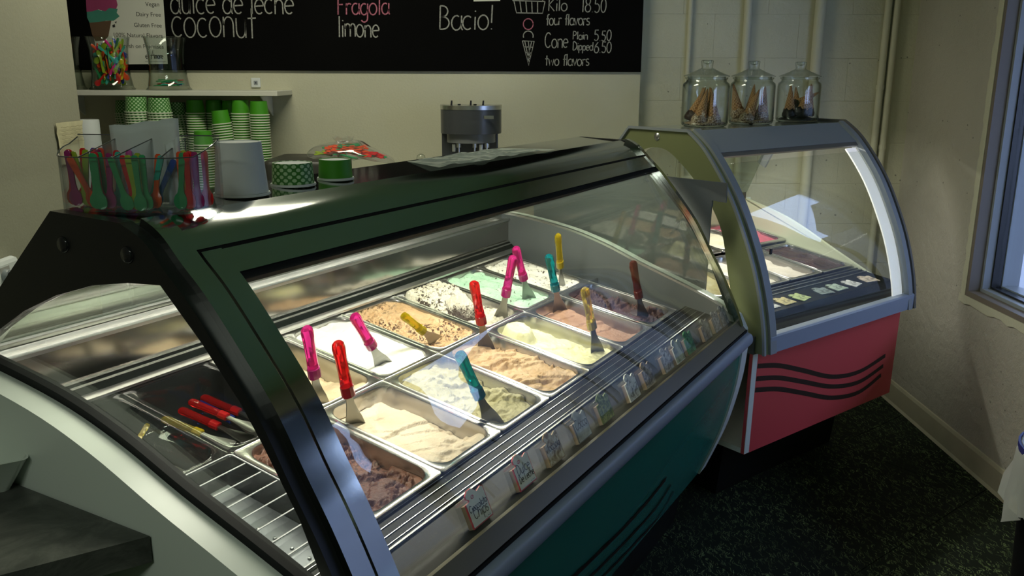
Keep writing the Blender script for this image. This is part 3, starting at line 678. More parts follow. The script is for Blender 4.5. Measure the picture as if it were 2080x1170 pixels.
def H_scraped(lv, amp, dirx=.6, slope=0.0, groove=.010):
    def f(s, t, x, y, sd):
        clump = sm(-.1, .35, fb(x*9+sd, y*9, sd+2))
        return lv + slope*t + amp*.7*fb(x*12+sd, y*9, sd) + groove*.9*ledge(x, y, sd, 17, .22, 1.15) + groove*.45*ledge(x, y, sd+9, 30, .25, 1.0) + .007*clump*torn(x, y, sd, 24) + .002*fb(x*90, y*90, sd)
    return f
def H_rough(lv, amp, fine):
    def f(s, t, x, y, sd):
        patch = sm(-.15, .2, fb(x*8+sd, y*8, sd+1)-.25*s)
        return lv + amp*fb(x*13+sd, y*13, sd) + .5*amp*ledge(x, y, sd, 14, .5) + fine*1.2*patch*fb(x*110, y*105, sd) + fine*.5*patch*torn(x, y, sd, 75)
    return f
def H_cookies(s, t, x, y, sd):
    cav = sm(.62, .30, math.hypot((s+.05)*.85, (t+.12)*1.5) + .12*noise.noise(Vector((x*40, y*40, sd))))
    mound = .040*sm(-.25, .30, t-.25*s + .15*noise.noise(Vector((x*25, y*25, 3))))
    return -.030 + mound - .036*cav + .007*fb(x*30+sd, y*30, sd) + .009*torn(x, y, sd, 48)*(.4+.6*sm(.2, -.3, t)) + .004*fb(x*120, y*120, sd)
def H_lemon(s, t, x, y, sd):
    blob = .034*sm(1.0, .55, math.hypot((s+.50)/.55, (t-.66)/.42) + .10*noise.noise(Vector((x*22, y*22, sd))))
    edge = -.030*sm(.50, .62, s + .06*noise.noise(Vector((x*18, y*40, 2))))*sm(-.75, -.35, t) - .03*sm(.86, .98, t)
    return -.016 + blob + edge + .005*fb(x*16+sd, y*16, sd) + .003*ledge(x, y, sd, 14, .5, .9) + .0015*fb(x*70, y*70, sd)
def H_choc(s, t, x, y, sd):
    patch = sm(-.05, .18, fb(x*9, y*9, sd+3) + .10)
    return -.026 + .010*fb(x*10+sd, y*9, sd) + .012*ledge(x, y, sd, 15, .55, 1.0) + .012*patch*torn(x, y, sd, 42) + .006*patch*fb(x*150, y*140, sd) - .020*sm(.6, .75, s+.08*fb(x*20, y*20, 1))*sm(-.6, .1, t)
def H_bank(lv, sgn=1):
    def f(s, t, x, y, sd):
        e = -.032*sm(.50, .66, s*sgn + .10*noise.noise(Vector((x*14, y*26+sd, sd))))*sm(-.95, -.5, t) - .018*sm(.80, .92, t + .05*noise.noise(Vector((x*30, sd, 0))))
        return lv + e + .009*noise.noise(Vector((x*9+sd, y*7, sd))) + .007*ledge(x, y, sd, 9, .24, 1.2, .035) + .0035*ledge(x, y, sd+4, 17, .22, 1.1, .03) + .0009*fb(x*70, y*70, sd)
    return f
FL = []   # row, k, height function, material, gelato label, pan label
def flavour(row, k, hf, m, label, planlabel): FL.append((row, k, hf, m, label, planlabel))
flavour('back', 1, H_bank(-.020), gel_mat('caramel_cream_gelato', (.74, .58, .36), (.84, .70, .47)), 'smooth pale caramel gelato scraped low along one pan side', 'steel pan of pale caramel gelato with a magenta spatula')
flavour('back', 2, H_smooth(-.007, .006), gel_mat('white_cream_gelato', (.86, .86, .80), (.93, .93, .88), bd=.002), 'plain snow-white gelato filling its pan to the rim', 'steel pan brimming with plain white gelato')
flavour('back', 3, H_rough(-.010, .010, .007), gel_mat('chip_caramel_gelato', (.58, .36, .18), (.76, .52, .30), (.09, .038, .016), 100, .53, specks2=6.0), 'tan gelato crusted with brown chocolate flakes', 'steel pan of flake-topped tan gelato with a lying yellow spatula')
flavour('back', 4, H_cookies, gel_mat('cookie_cream_gelato', (.74, .69, .55), (.86, .82, .70), (.045, .028, .02), 85, .55, specks2=10.0, hole=(-.018, -.028, .060)), 'cream gelato with dark cookie crumbs and a dug-out hollow', 'steel pan of cookies and cream gelato beside the mint one')
flavour('back', 5, H_smooth(-.012, .012), gel_mat('mint_gelato', (.42, .70, .50), (.60, .82, .64), (.07, .08, .05), 75, .655), 'pale mint green gelato with dark chips', 'steel pan of mint green gelato')
flavour('back', 6, H_rough(-.012, .010, .004), gel_mat('white_chip_gelato', (.78, .76, .68), (.88, .86, .79), (.08, .06, .045), 80, .63), 'white gelato with scattered dark chips at the far back corner', 'steel pan of chip-speckled white gelato in the far back corner')
flavour('front', 0, H_choc, gel_mat('milk_chocolate_gelato', (.11, .040, .022), (.25, .105, .060), (.03, .010, .006), 130, .55, specks2=10.0), 'brown chocolate gelato rough with curled shavings', 'steel pan of rough brown chocolate gelato beside the divided clear tray')
flavour('front', 1, H_bank(-.018), gel_mat('beige_gelato', (.74, .60, .42), (.83, .71, .53)), 'smooth beige gelato with a few long creases', 'steel pan of smooth beige gelato with a red spatula')
flavour('front', 2, H_scraped(-.024, .020, .6, .010, .013), gel_mat('pistachio_gelato', (.40, .36, .17), (.56, .51, .30)), 'olive-beige pistachio gelato in torn rippled scrapes', 'steel pan of olive pistachio gelato with a teal spatula')
flavour('front', 3, H_scraped(-.020, .010, .75, .0, .014), gel_mat('toffee_gelato', (.56, .36, .18), (.74, .52, .31)), 'toffee brown gelato in long folded ridges', 'steel pan of folded toffee gelato with an upright red spatula')
flavour('front', 4, H_lemon, gel_mat('lemon_gelato', (.84, .80, .42), (.92, .89, .58), bd=.002), 'pale yellow lemon gelato heaped in one corner', 'steel pan of pale yellow lemon gelato')
flavour('front', 5, H_bank(-.022), gel_mat('light_chocolate_gelato', (.42, .22, .13), (.55, .32, .21)), 'light cocoa-brown gelato with a teal spatula in it', 'steel pan of light cocoa gelato beside the lemon one')
flavour('front', 6, H_choc, gel_mat('dark_chocolate_gelato', (.045, .016, .010), (.12, .045, .030), (.02, .008, .006), 90, .6), 'dark chocolate gelato in the last pan by the grey end wall', 'steel pan of dark chocolate gelato by the grey end wall')
for n_, (row, k, hf, m, lab, plab) in enumerate(FL):
    T = T1(k, row)
    p_ = mk('gelato_pan', PAN_ME, None); p_.matrix_world = T; tag(p_, plab, 'pan', 'gelato pans in the teal case')
    me = gelato_mesh(hf, 3.1*n_+1.7); me.materials.append(m)
    g = mk('gelato', me, None); g.matrix_world = T; tag(g, lab, 'gelato', 'gelato flavours in the teal case')
for k, lab in ((0, 'clear plastic pan holding the red and yellow spare spatulas'), (-1, 'clear plastic pan with a teal spatula beside the white end panel')):
    p_ = mk('clear_pan', CPAN_ME, None); p_.matrix_world = T1(k, 'back'); tag(p_, lab, 'pan', 'clear plastic pans')
# divided clear tray in front
tr = thing('divided_tray', 'clear acrylic tray divided into narrow slots beside the chocolate pan', 'tray'); tr.matrix_world = T1(-1, 'front')
M_ACE = mat('acrylic_edge_glint', (.62, .64, .66), .3)  # bright edge highlight of clear acrylic, put into a pale grey colour
for pr_, nm in ((((.118, .176, -.072), (.121, .178, -.0015), (.1185, .1755, -.0015), (.1155, .1735, -.072)), 'tray_wall'),):
    mb = MB(); mb.loops([rrect(a, b, .008, 3, z) for a, b, z in pr_], False, False); mb.build(nm, M_POLY, tr)
mb = MB(); mb.loops([rrect(a, b, .008, 3, z) for a, b, z in ((.1185, .1755, -.0015), (.1212, .1782, -.0015), (.1212, .1782, .0005), (.1185, .1755, .0005), (.1185, .1755, -.0015))], False, False); mb.build('tray_rim', M_ACE, tr)
for i in range(1, 8):
    y = -.176 + .352*i/8
    mb = MB(); mb.box(-.1165, .1165, y-.0012, y+.0012, -.070, -.0025); dv = mb.build('divider', M_ACR, tr)
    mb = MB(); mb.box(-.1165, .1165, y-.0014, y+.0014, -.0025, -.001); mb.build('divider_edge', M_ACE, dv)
for i in range(8):
    y = -.176 + .352*(i+.5)/8
    mb = MB(); mb.lathe([(.0001, -.0665), (.003, -.067), (.004, -.0695)], 10, M=Matrix.Translation((.05, y, 0))); mb.build('rivet', M_ALU, tr)
mb = MB(); mb.box(-.1155, .1155, -.1735, .1735, -.075, -.0705); mb.build('tray_floor', mat('pale_satin_steel', (.52, .53, .54), .35, .55), tr)

# ------------------------------------------------------------------ spatulas
def tplastic(name, col):
    m, nt, b = _nt(name); b.inputs['Base Color'].default_value = (*col, 1); b.inputs['Roughness'].default_value = .08
    b.inputs['Transmission Weight'].default_value = .8; b.inputs['IOR'].default_value = 1.3
    MATS[name] = m; return m
SPC = {'magenta': tplastic('magenta_plastic', (.75, .03, .30)), 'red': tplastic('red_plastic', (.75, .015, .02)), 'yellow': tplastic('yellow_plastic', (.72, .55, .02)),
       'teal': tplastic('teal_plastic', (.0, .30, .36)), 'brown': tplastic('rust_plastic', (.30, .05, .035)), 'blue': tplastic('blue_plastic', (.02, .06, .45)),
       'green': tplastic('green_plastic', (.03, .36, .13)), 'orange': tplastic('orange_plastic', (.90, .10, .02)), 'lime': tplastic('lime_plastic', (.35, .50, .03)), 'purple': tplastic('purple_plastic', (.35, .02, .16)), 'aqua': tplastic('aqua_plastic', (.05, .50, .40))}
def spatula_meshes():
    mb = MB(); ls = []
    for z, rx, ry in ((.105, .0125, .0105), (.108, .0145, .012), (.125, .0145, .012), (.128, .0135, .011), (.16, .0125, .0105), (.20, .013, .011), (.225, .0145, .0115), (.236, .0130, .010), (.241, .008, .006)):
        ls.append([Vector((rx*math.cos(a), ry*math.sin(a), z)) for a in (2*math.pi*(i+.5)/10 for i in range(10))])
    mb.loops(ls); h = mb.mesh(True, .5)
    mb = MB(); ls = []
    for z, w, c, th in ((.118, .007, 0, .0035), (.100, .008, 0, .0030), (.080, .0095, .0005, .0016), (.060, .014, .0015, .0010), (.040, .020, .003, .0009), (.018, .024, .0045, .0008), (.0, .0265, .006, .0006)):
        top = [Vector((w*x, -c*x*x*1.5+c*.6-th+.004*(.118-z)/.118, z)) for x in (-1, -.6, -.2, .2, .6, 1)]
        ls.append(top + [p + Vector((0, 2*th, 0)) for p in top[::-1]])
    mb.loops(ls); return h, mb.mesh(True, .9)
SPH, SPB = spatula_meshes(); SPB.materials.append(mat('spatula_blade_steel', (.27, .27, .25), .34, 1.0))
SP_H = {}
for c in SPC: SP_H[c] = SPH.copy(); SP_H[c].materials.append(SPC[c])
SP_K = {}
mb = MB(); mb.loops([[Vector((rx*math.cos(a), ry*math.sin(a), z)) for a in (2*math.pi*(i+.5)/10 for i in range(10))] for z, rx, ry in ((.102, .0125, .0105), (.1035, .0152, .0126), (.129, .0152, .0126), (.1305, .0135, .011))]); _k = mb.mesh(True, .5)
for c in SPC:
    SP_K[c] = _k.copy(); bc_ = SPC[c].node_tree.nodes['Principled BSDF'].inputs['Base Color'].default_value
    SP_K[c].materials.append(mat(c+'_collar', tuple(x*.45 for x in bc_[:3]), .15))
def spatula(color, M, label, group='gelato spatulas'):
    t = thing('gelato_spatula', label, 'spatula', group=group)
    mk('handle', SP_H[color], None, t); mk('collar', SP_K[color], None, t); mk('blade', SPB, None, t)
    t.matrix_world = M; return t
def orient(tip, top, facing, scale=1.0):
    z = (top-tip).normalized(); y = facing - z*facing.dot(z); y = -y.normalized(); x = y.cross(z)
    return Matrix.Translation(tip) @ Matrix(((x.x, y.x, z.x), (x.y, y.y, z.y), (x.z, y.z, z.z))).to_4x4() @ Matrix.Scale(scale, 4)
NPAN = (Matrix.Rotation(TH1, 3, 'Z') @ Matrix.Rotation(TILT, 3, 'X')) @ Vector((0, 0, 1))
PPAN = L1(0, 0, MIDZ)
def on_pan(px, py, h):
    r = ray(px, py); p0 = PPAN + NPAN*h; return CAM + r*((p0-CAM).dot(NPAN)/r.dot(NPAN))
def stick(color, tip_px, top_px, depth, label, L=.241*.96, twist=0.0):
    tip = on_pan(*tip_px, depth); r = ray(*top_px).normalized(); d = CAM - tip
    b = d.dot(r); c = d.dot(d) - L*L; disc = b*b - c
    t_ = -b - math.sqrt(disc)*0.9 if disc > 0 else -b
    top = CAM + r*t_; sc = (top-tip).length/.241
    z = (top-tip).normalized(); tip2 = tip - z*.018*sc
    face = (CAM - tip); face = Matrix.Rotation(twist, 3, z) @ face
    return spatula(color, orient(tip2, top, face, (top-tip2).length/.241), label)
stick('magenta', (650, 825), (622, 664), -.022, 'magenta-handled spatula standing in the pale caramel gelato', twist=.5)
stick('red', (722, 868), (685, 694), -.022, 'red-handled spatula standing in the smooth beige gelato', twist=.4)
stick('magenta', (778, 742), (718, 640), -.010, 'magenta-handled spatula leaning in the plain white gelato', twist=.3)
stick('yellow', (884, 692), (818, 640), -.004, 'yellow-handled spatula lying on the flake-topped tan gelato', L=.20)
stick('red', (988, 708), (962, 572), -.022, 'red-handled spatula standing in the folded toffee gelato', twist=-.2)
stick('magenta', (1017, 650), (1043, 520), -.03, 'magenta-handled spatula crossing another one over the cookie gelato', twist=-.3)
stick('magenta', (1074, 607), (1047, 502), -.014, 'magenta-handled spatula in the mint gelato, behind its crossing twin', twist=.3)
stick('teal', (1000, 860), (932, 716), -.024, 'teal-handled spatula leaning in the olive pistachio gelato', twist=.2)
stick('teal', (1138, 633), (1114, 518), -.022, 'teal-handled spatula standing in the light cocoa gelato')
stick('yellow', (1141, 582), (1133, 476), -.014, 'yellow-handled spatula in the chip-speckled white gelato, seen edge-on', twist=1.1)
stick('yellow', (1213, 716), (1187, 585), -.018, 'yellow-handled spatula standing in the lemon gelato', twist=.6)
stick('brown', (1306, 648), (1285, 531), -.03, 'rust-red-handled spatula standing in the dark chocolate gelato', twist=.5)
def lie(color, tip_px, top_px, h, label, grp='spare spatulas in the clear pans'):
    a = on_pan(*tip_px, h); b_ = on_pan(*top_px, h+.01); return spatula(color, orient(a, b_, NPAN, (b_-a).length/.241), label, grp)
lie('yellow', (470, 905), (330, 850), -.085, 'yellow-handled spare spatula lying in the clear pan', )
lie('red', (505, 893), (365, 832), -.080, 'red-handled spare spatula lying next to the yellow one in the clear pan')
lie('red', (520, 872), (385, 815), -.060, 'red-handled spare spatula lying on top of the pile in the clear pan')
lie('blue', (525, 880), (402, 818), -.088, 'blue-handled spare spatula half buried under the red ones')
lie('red', (545, 862), (410, 806), -.085, 'red-handled spare spatula deepest in the clear pan, against its wall')
lie('teal', (368, 972), (238, 876), -.055, 'teal-handled spare spatula alone in the clear pan by the end panel')
lie('yellow', (262, 922), (300, 862), -.045, 'short yellow-handled spatula crossing the teal one in the clear pan')

# ------------------------------------------------------------------ flavour tags along the front of the teal case
M_TAGW = mat('tag_white', (.80, .82, .74), .5); M_TAGEDGE = mat('tag_red_edge', (.60, .06, .08), .5)
TAGPROF = [(-.034, 0), (.034, 0), (.034, .060), (.026, .063), (.017, .060), (.011, .058), (.006, .063), (-.004, .070), (-.017, .070), (-.027, .063), (-.027, .056), (-.020, .052), (-.021, .049), (-.034, .048)]
def print_mat(name, c0, c1, c2, sc):
    m, nt, b = _nt(name); n = N(nt, 'ShaderNodeTexNoise', Scale=sc, Detail=3.0, Distortion=1.0); nt.links.new(coords(nt), n.inputs['Vector'])
    nt.links.new(ramp(nt, n.outputs[0], [(.38, c0), (.5, c1), (.62, c2)]), b.inputs['Base Color']); b.inputs['Roughness'].default_value = .4; return m
TAGS = [  # u, face material, edge, lines of writing, label
 (.165, M_TAGW, M_TAGEDGE, ['Cioccolato', 'Chips'], 'white red-edged flavour tag reading Cioccolato Chips'),
 (.345, M_TAGW, M_TAGEDGE, ['Dulce', 'De Leche'], 'white red-edged flavour tag reading Dulce De Leche'),
 (.480, print_mat('hazelnut_print', (.25, .16, .07), (.55, .44, .26), (.74, .68, .52), 60), mat('tag_tan_edge', (.40, .28, .16), .5), ['Nocciola'], 'tan picture flavour tag reading Nocciola'),
 (.625, mat('coconut_print', (.55, .58, .55), .5, var=.5, vscale=30), M_DGREY, ['Cocco'], 'grey and white flavour tag reading Cocco'),
 (.760, print_mat('pistachio_print', (.06, .10, .01), (.22, .30, .04), (.42, .48, .12), 110), mat('tag_green_edge', (.10, .15, .03), .5), [], 'flavour tag covered with a picture of green pistachios'),
 (.935, print_mat('white_swirl_print', (.16, .14, .10), (.62, .62, .52), (.74, .74, .64), 55), M_TAGW, [], 'pale flavour tag with swirled lettering, next after the pistachio one'),
 (1.05, print_mat('brown_flake_print', (.06, .05, .03), (.22, .17, .11), (.42, .36, .26), 75), mat('tag_tan_edge', (.40, .28, .16), .5), [], 'dark brown picture tag with a curled top beside the pale swirled tag'),
 (1.20, print_mat('pinkish_print', (.10, .08, .08), (.42, .38, .36), (.60, .56, .52), 80), M_DGREY, [], 'grey and brown picture tag beside the lemon-yellow one'),
 (1.295, print_mat('lemon_print', (.10, .14, .04), (.58, .62, .34), (.64, .66, .42), 18), M_TAGW, [], 'pale lemon-yellow flavour tag with a dark stroke'),
 (1.40, print_mat('mint_print', (.01, .08, .02), (.03, .26, .07), (.10, .40, .14), 90), mat('tag_green_edge2', (.03, .2, .06), .5), [], 'flavour tag covered with bright green mint leaves'),
 (1.565, print_mat('cocoa_print', (.16, .12, .08), (.34, .28, .20), (.46, .40, .30), 60), M_DGREY, [], 'light brown flavour tag after the mint leaf tag'),
 (1.675, print_mat('mixed_print', (.05, .05, .05), (.30, .28, .24), (.50, .48, .44), 95), M_DGREY, [], 'black and beige speckled tag, last but one before the end glass'),
 (1.755, print_mat('dark_print', (.03, .03, .03), (.16, .15, .13), (.40, .38, .34), 70), M_DGREY, [], 'small dark tag nearest the far end glass'),
]
LEAN = math.radians(-24)
for (u, mf, me_, lines, lab) in TAGS:
    t = thing('flavour_tag', lab, 'tag', group='flavour tags in the teal case')
    t.matrix_world = Matrix.Translation(L1(u, -.533+.034*(1-(u+.25)/2.1), .7475)) @ Matrix.Rotation(TH1, 4, 'Z') @ Matrix.Rotation(LEAN, 4, 'X') @ Matrix.Scale(S1*1.04, 4)
    mb = MB(); mb.prism(TAGPROF, 0, .0025, axis='y'); mb.build('card', me_, t)
    mb = MB(); mb.box(-.0335, .0335, .0026, .0125, 0, .046); mb.build('backing_block', mat('tan_acrylic_block', (.36, .27, .19), .3), t)
    mb = MB(); mb.prism([(x*.93, .0025+z*.955) for x, z in TAGPROF], -.0006, .0004, axis='y'); card = mb.build('printed_face', mf, t)
    mb = MB(); mb.box(-.046, .046, .0135, .0155, -.002, .056); mb.box(-.046, .046, .0155, .030, -.002, .0004); mb.build('acrylic_holder', M_ACR, t)
    for i, ln in enumerate(lines):
        wid = text_width(ln); xh = min(.0125, .060/wid)
        mb = MB(); ribbons(text_strokes(ln, -wid*xh/2 + .002*i, .030 - .016*i, xh, 1.0, .12, .05), .0017, lambda x, z: Vector((x, -.0011, z)), mb); mb.build('lettering', M_INK, t)
    if mf is M_TAGW:
        mb = MB(); ribbons([arc(-.008, .0545, .005, .003, 20, 380, 10), [(-.012, .052), (-.004, .057)]], .0014, lambda x, z: Vector((x, -.0011, z)), mb); mb.build('small_emblem', M_TAGEDGE, t)
        mb = MB(); ribbons([[(.012, .007), (.013, .004)], [(.017, .006), (.022, .006)], [(.024, .008), (.025, .004)]], .001, lambda x, z: Vector((x, -.0011, z)), mb); mb.build('price_mark', M_INK, t)

# ------------------------------------------------------------------ pans and tags in the red case
def T2(k, row):
    off = {'front': .172, 'back': .517}[row]
    q = L2(.03 + (k+.5)*.2305, .248 + off*math.cos(TILT), .800 + off*math.sin(TILT))
    return Matrix.Translation(q) @ Matrix.Rotation(TH2, 4, 'Z') @ Matrix.Rotation(TILT*.75, 4, 'X') @ Matrix.Diagonal((.92, .945, .95, 1))
FL2 = [('front', 3, H_smooth(-.012, .008), gel_mat('bitter_chocolate_gelato', (.025, .010, .008), (.07, .028, .020)), 'dark chocolate gelato in the red case beside the cream end wall'),
       ('front', 2, H_bank(-.014), gel_mat('ivory_gelato', (.72, .64, .52), (.80, .73, .62)), 'ivory gelato in the red case next to the dark chocolate'),
       ('front', 1, H_smooth(-.02, .010), gel_mat('cream_gelato_two', (.70, .64, .52), (.80, .75, .64)), 'off-white gelato in the red case, second pan from the olive end plate'),
       ('front', 0, H_rough(-.016, .010, .005), gel_mat('golden_gelato', (.60, .48, .22), (.76, .66, .38), (.15, .08, .04), 60, .68), 'golden gelato with dark bits beside the olive end plate'),
       ('back', 3, H_smooth(-.010, .010), gel_mat('raspberry_gelato', (.62, .10, .16), (.74, .22, .28)), 'raspberry pink gelato at the back of the red case'),
       ('back', 2, H_smooth(-.014, .008), gel_mat('vanilla_gelato', (.80, .76, .52), (.88, .84, .62)), 'vanilla yellow gelato at the back of the red case'),
       ('back', 1, H_smooth(-.014, .008), gel_mat('white_gelato_two', (.80, .79, .72), (.88, .87, .80)), 'white gelato at the back of the red case'),
       ('back', 0, H_smooth(-.014, .008), gel_mat('nut_gelato', (.40, .28, .16), (.52, .38, .24)), 'nut brown gelato at the back of the red case')]
for n_, (row, k, hf, m, lab) in enumerate(FL2):
    T = T2(k, row)
    p_ = mk('gelato_pan', PAN_ME, None); p_.matrix_world = T; tag(p_, 'steel pan under the ' + lab.split(' in the')[0].split(' at the')[0].split(' with')[0] + ' in the red case', 'pan', 'gelato pans in the red case')
    me = gelato_mesh(hf, 2.3*n_+40, 30, 44); me.materials.append(m)
    g = mk('gelato', me, None); g.matrix_world = T; tag(g, lab, 'gelato', 'gelato flavours in the red case')
C2T = [(.27, (.62, .52, .22), 'golden yellow card lying flat on the ledge of the red case'), (.375, (.50, .60, .26), 'pale green card lying flat on the ledge of the red case'), (.515, (.22, .27, .26), 'dark grey card lying flat on the ledge of the red case'),
       (.62, (.42, .52, .42), 'grey-green card lying flat on the ledge of the red case'), (.735, (.72, .72, .68), 'white card lying flat on the ledge of the red case'), (.845, (.66, .56, .44), 'beige card lying flat on the ledge beside the white arch strip'), (.17, (.66, .66, .62), 'white card lying flat on the ledge beside the olive end plate')]
for i, (u, c, lab) in enumerate(C2T):
    t = thing('flavour_card', lab, 'tag', group='flavour cards in the red case')
    t.matrix_world = Matrix.Translation(L2(u, .094, .7810)) @ Matrix.Rotation(TH2 + .25*math.sin(i*2.1), 4, 'Z') @ Matrix.Rotation(math.radians(-84), 4, 'X')
    mm = print_mat('card_print', tuple(x*.45 for x in c), c, tuple(min(1, x*1.15) for x in c), 45)
    mb = MB(); mb.prism([(x*1.05, z*1.0) for x, z in TAGPROF], 0, .002, axis='y'); mb.build('card', mm, t)
    mb = MB(); mb.box(-.040, .040, .0025, .004, -.002, .06); mb.build('acrylic_base', M_ACR, t)

# ------------------------------------------------------------------ cone jars
def jar_meshes(s=1.0):
    mb = MB()
    body = [(.0001, .0), (.076, .0), (.086, .004), (.0905, .014), (.0905, .150), (.088, .162), (.078, .170), (.076, .176), (.082, .181), (.082, .186), (.074, .187), (.073, .176), (.076, .168), (.085, .160), (.0875, .150), (.0875, .016), (.083, .008), (.074, .006), (.0001, .006)]
    mb.lathe(body, 36); b = mb.mesh(True, .9)
    mb = MB()
    lid = [(.0001, .176), (.070, .178), (.072, .188), (.0875, .189), (.0885, .192), (.070, .199), (.048, .208), (.032, .216), (.022, .220), (.0205, .224), (.0225, .236), (.0235, .248), (.020, .2505), (.016, .249), (.0145, .238), (.0001, .234)]
    mb.lathe(lid, 36); return b, mb.mesh(True, .9)
JB, JL = jar_meshes(); JB.materials.append(M_JARG); JL.materials.append(M_JARG)
def waffle_mat():
    m, nt, b = _nt('waffle'); co = coords(nt)
    sx = nt.nodes.new('ShaderNodeSeparateXYZ'); nt.links.new(co, sx.inputs[0])
    at = N(nt, 'ShaderNodeMath', operation='ARCTAN2'); nt.links.new(sx.outputs[1], at.inputs[0]); nt.links.new(sx.outputs[0], at.inputs[1])
    hs = []
    for sg in (1, -1):
        a = N(nt, 'ShaderNodeMath', operation='MULTIPLY_ADD'); nt.links.new(sx.outputs[2], a.inputs[0]); a.inputs[1].default_value = 520*sg
        ang = N(nt, 'ShaderNodeMath', operation='MULTIPLY'); nt.links.new(at.outputs[0], ang.inputs[0]); ang.inputs[1].default_value = 8; nt.links.new(ang.outputs[0], a.inputs[2])
        sn = N(nt, 'ShaderNodeMath', operation='SINE'); nt.links.new(a.outputs[0], sn.inputs[0]); hs.append(sn.outputs[0])
    mx = N(nt, 'ShaderNodeMath', operation='MAXIMUM'); nt.links.new(hs[0], mx.inputs[0]); nt.links.new(hs[1], mx.inputs[1])
    nt.links.new(ramp(nt, mx.outputs[0], [(.2, (.36, .17, .06)), (.9, (.56, .31, .13))]), b.inputs['Base Color']); b.inputs['Roughness'].default_value = .7; bump(nt, b, mx.outputs[0], .001); return m
M_WAF = waffle_mat(); M_DIP = mat('chocolate_dip', (.035, .014, .008), .45, bumpd=.004, bscale=140)
M_NUT = print_mat('chopped_nuts', (.06, .025, .012), (.42, .28, .16), (.66, .56, .44), 190); M_DDIP = mat('dark_chocolate_dip', (.012, .009, .010), .4, bumpd=.003, bscale=120)
mb = MB(); mb.lathe([(.0225, .006), (.0235, .012), (.0195, .045), (.010, .092), (.0035, .124), (.0008, .130)], 18, cap1=True); CONE = mb.mesh(True, .9); CONE.materials.append(M_WAF)
def dip_mesh(m, seed, rough):
    mb = MB(); rn = random.Random(seed); ls = []
    for r, z in ((.012, .001), (.024, .0), (.0285, .006), (.0285, .016), (.0255, .026), (.0215, .0345)):
        ls.append([Vector(((r+rn.uniform(-rough, rough))*math.cos(2*math.pi*i/24), (r+rn.uniform(-rough, rough))*math.sin(2*math.pi*i/24), z + (rn.uniform(-.005, .004) if z > .03 else rn.uniform(-.001, .001) if z > .001 else 0))) for i in range(24)])
    mb.loops(ls); me = mb.mesh(True, 1.2); me.materials.append(m); return me
DIPS = {'nut': dip_mesh(M_NUT, 1, .0018), 'choc': dip_mesh(M_DIP, 2, .001), 'dark': dip_mesh(M_DDIP, 3, .0022)}
def cone(jar_loc, dx, dy, dz, tx, ty, kind, label, grp, sc=1.0):
    t = thing('waffle_cone', label, 'ice cream cone', group=grp)
    t.matrix_world = Matrix.Translation(jar_loc + Vector((dx, dy, .007+dz))) @ Matrix.Rotation(tx, 4, 'X') @ Matrix.Rotation(ty, 4, 'Y') @ Matrix.Scale(sc, 4)
    mk('cone_wafer', CONE, None, t); mk('dipped_rim', DIPS[kind], None, t)
JARS = [((.272, .55), 'clear glass lidded jar with two upright nut-dipped cones beside the stud', 'nut'), ((.560, .545), 'clear glass lidded jar of leaning nut-dipped cones between the other two jars', 'nut'), ((.880, .54), 'clear glass lidded jar of dark chocolate dipped cones', 'dark')]
JP = []
for (uv, lab, kd) in JARS:
    q = L2(uv[0], uv[1], 1.4035); JP.append(q)
    t = thing('cone_jar', lab, 'jar', q, group='glass cone jars on the red case')
    mk('jar_body', JB, None, t); mk('jar_lid', JL, None, t)
for spec in [(0, -.030, -.030, 0, .06, .20, 'nut', 'nut-dipped waffle cone leaning inward in the jar by the stud'), (0, .030, -.030, 0, .02, -.12, 'nut', 'nut-dipped waffle cone standing upright in the jar by the stud'), (0, -.018, .028, .002, -.05, .10, 'nut', 'nut-dipped waffle cone behind the leaning one in the jar by the stud'), (0, .028, .030, .002, -.10, -.02, 'choc', 'waffle cone at the rear of the jar by the stud'), (0, -.052, .008, .012, .0, .38, 'choc', 'chocolate-dipped cone against the glass of the jar by the stud'),
             (1, -.028, -.032, .0, .03, .34, 'nut', 'nut-dipped cone leaning at the front of the middle jar'), (1, .002, .026, .012, -.05, .10, 'choc', 'waffle cone standing at the back of the middle jar'), (1, .040, -.010, .004, .02, .06, 'nut', 'white-sprinkled cone standing by the glass of the middle jar'), (1, -.045, .020, .02, .15, -.25, 'nut', 'nut-dipped cone rim up against the glass of the middle jar'),
             (2, -.040, -.020, .012, .02, -.02, 'dark', 'dark-dipped cone standing at the side of the third jar'), (2, .0, -.036, .018, .1, .30, 'dark', 'dark-dipped cone low at the front of the third jar'), (2, .045, .004, .016, .02, .05, 'dark', 'dark-dipped cone standing tall by the glass of the third jar'), (2, -.020, .030, .05, .0, 1.05, 'choc', 'waffle cone lying slanted on top of the others in the third jar'), (2, .015, .036, .004, -.1, -.1, 'dark', 'dark-dipped cone at the rear of the third jar')]:
    j, dx, dy, dz, tx, ty, kd, lab = spec
    cone(JP[j], dx, dy, dz, tx, ty, kd, lab, 'waffle cones in the jars', 1.08 if j < 2 else 1.05)
# crumbs at the jar bottoms
for j, m in ((0, M_NUT), (1, M_NUT), (2, M_DDIP)):
    mb = MB(); rn = random.Random(j+5)
    ls = []
    for r, z in ((.080, .008), (.080, .014), (.06, .018), (.03, .016), (.004, .017)):
        ls.append([Vector(((r+rn.uniform(-.003, 0))*math.cos(2*math.pi*i/30), (r+rn.uniform(-.003, 0))*math.sin(2*math.pi*i/30), z+rn.uniform(-.003, .003)*(z > .008))) for i in range(30)])
    mb.loops(ls); o = mb.build('nut_crumbs' if j < 2 else 'chocolate_crumbs', m, None, smooth=True, angle=1.5); o.location = JP[j]; tag(o, ['loose nut crumbs under the upright cones in the jar by the stud', 'loose nut crumbs under the leaning cones in the middle jar', 'loose dark chocolate crumbs in the third jar'][j], 'crumbs', kind='stuff')

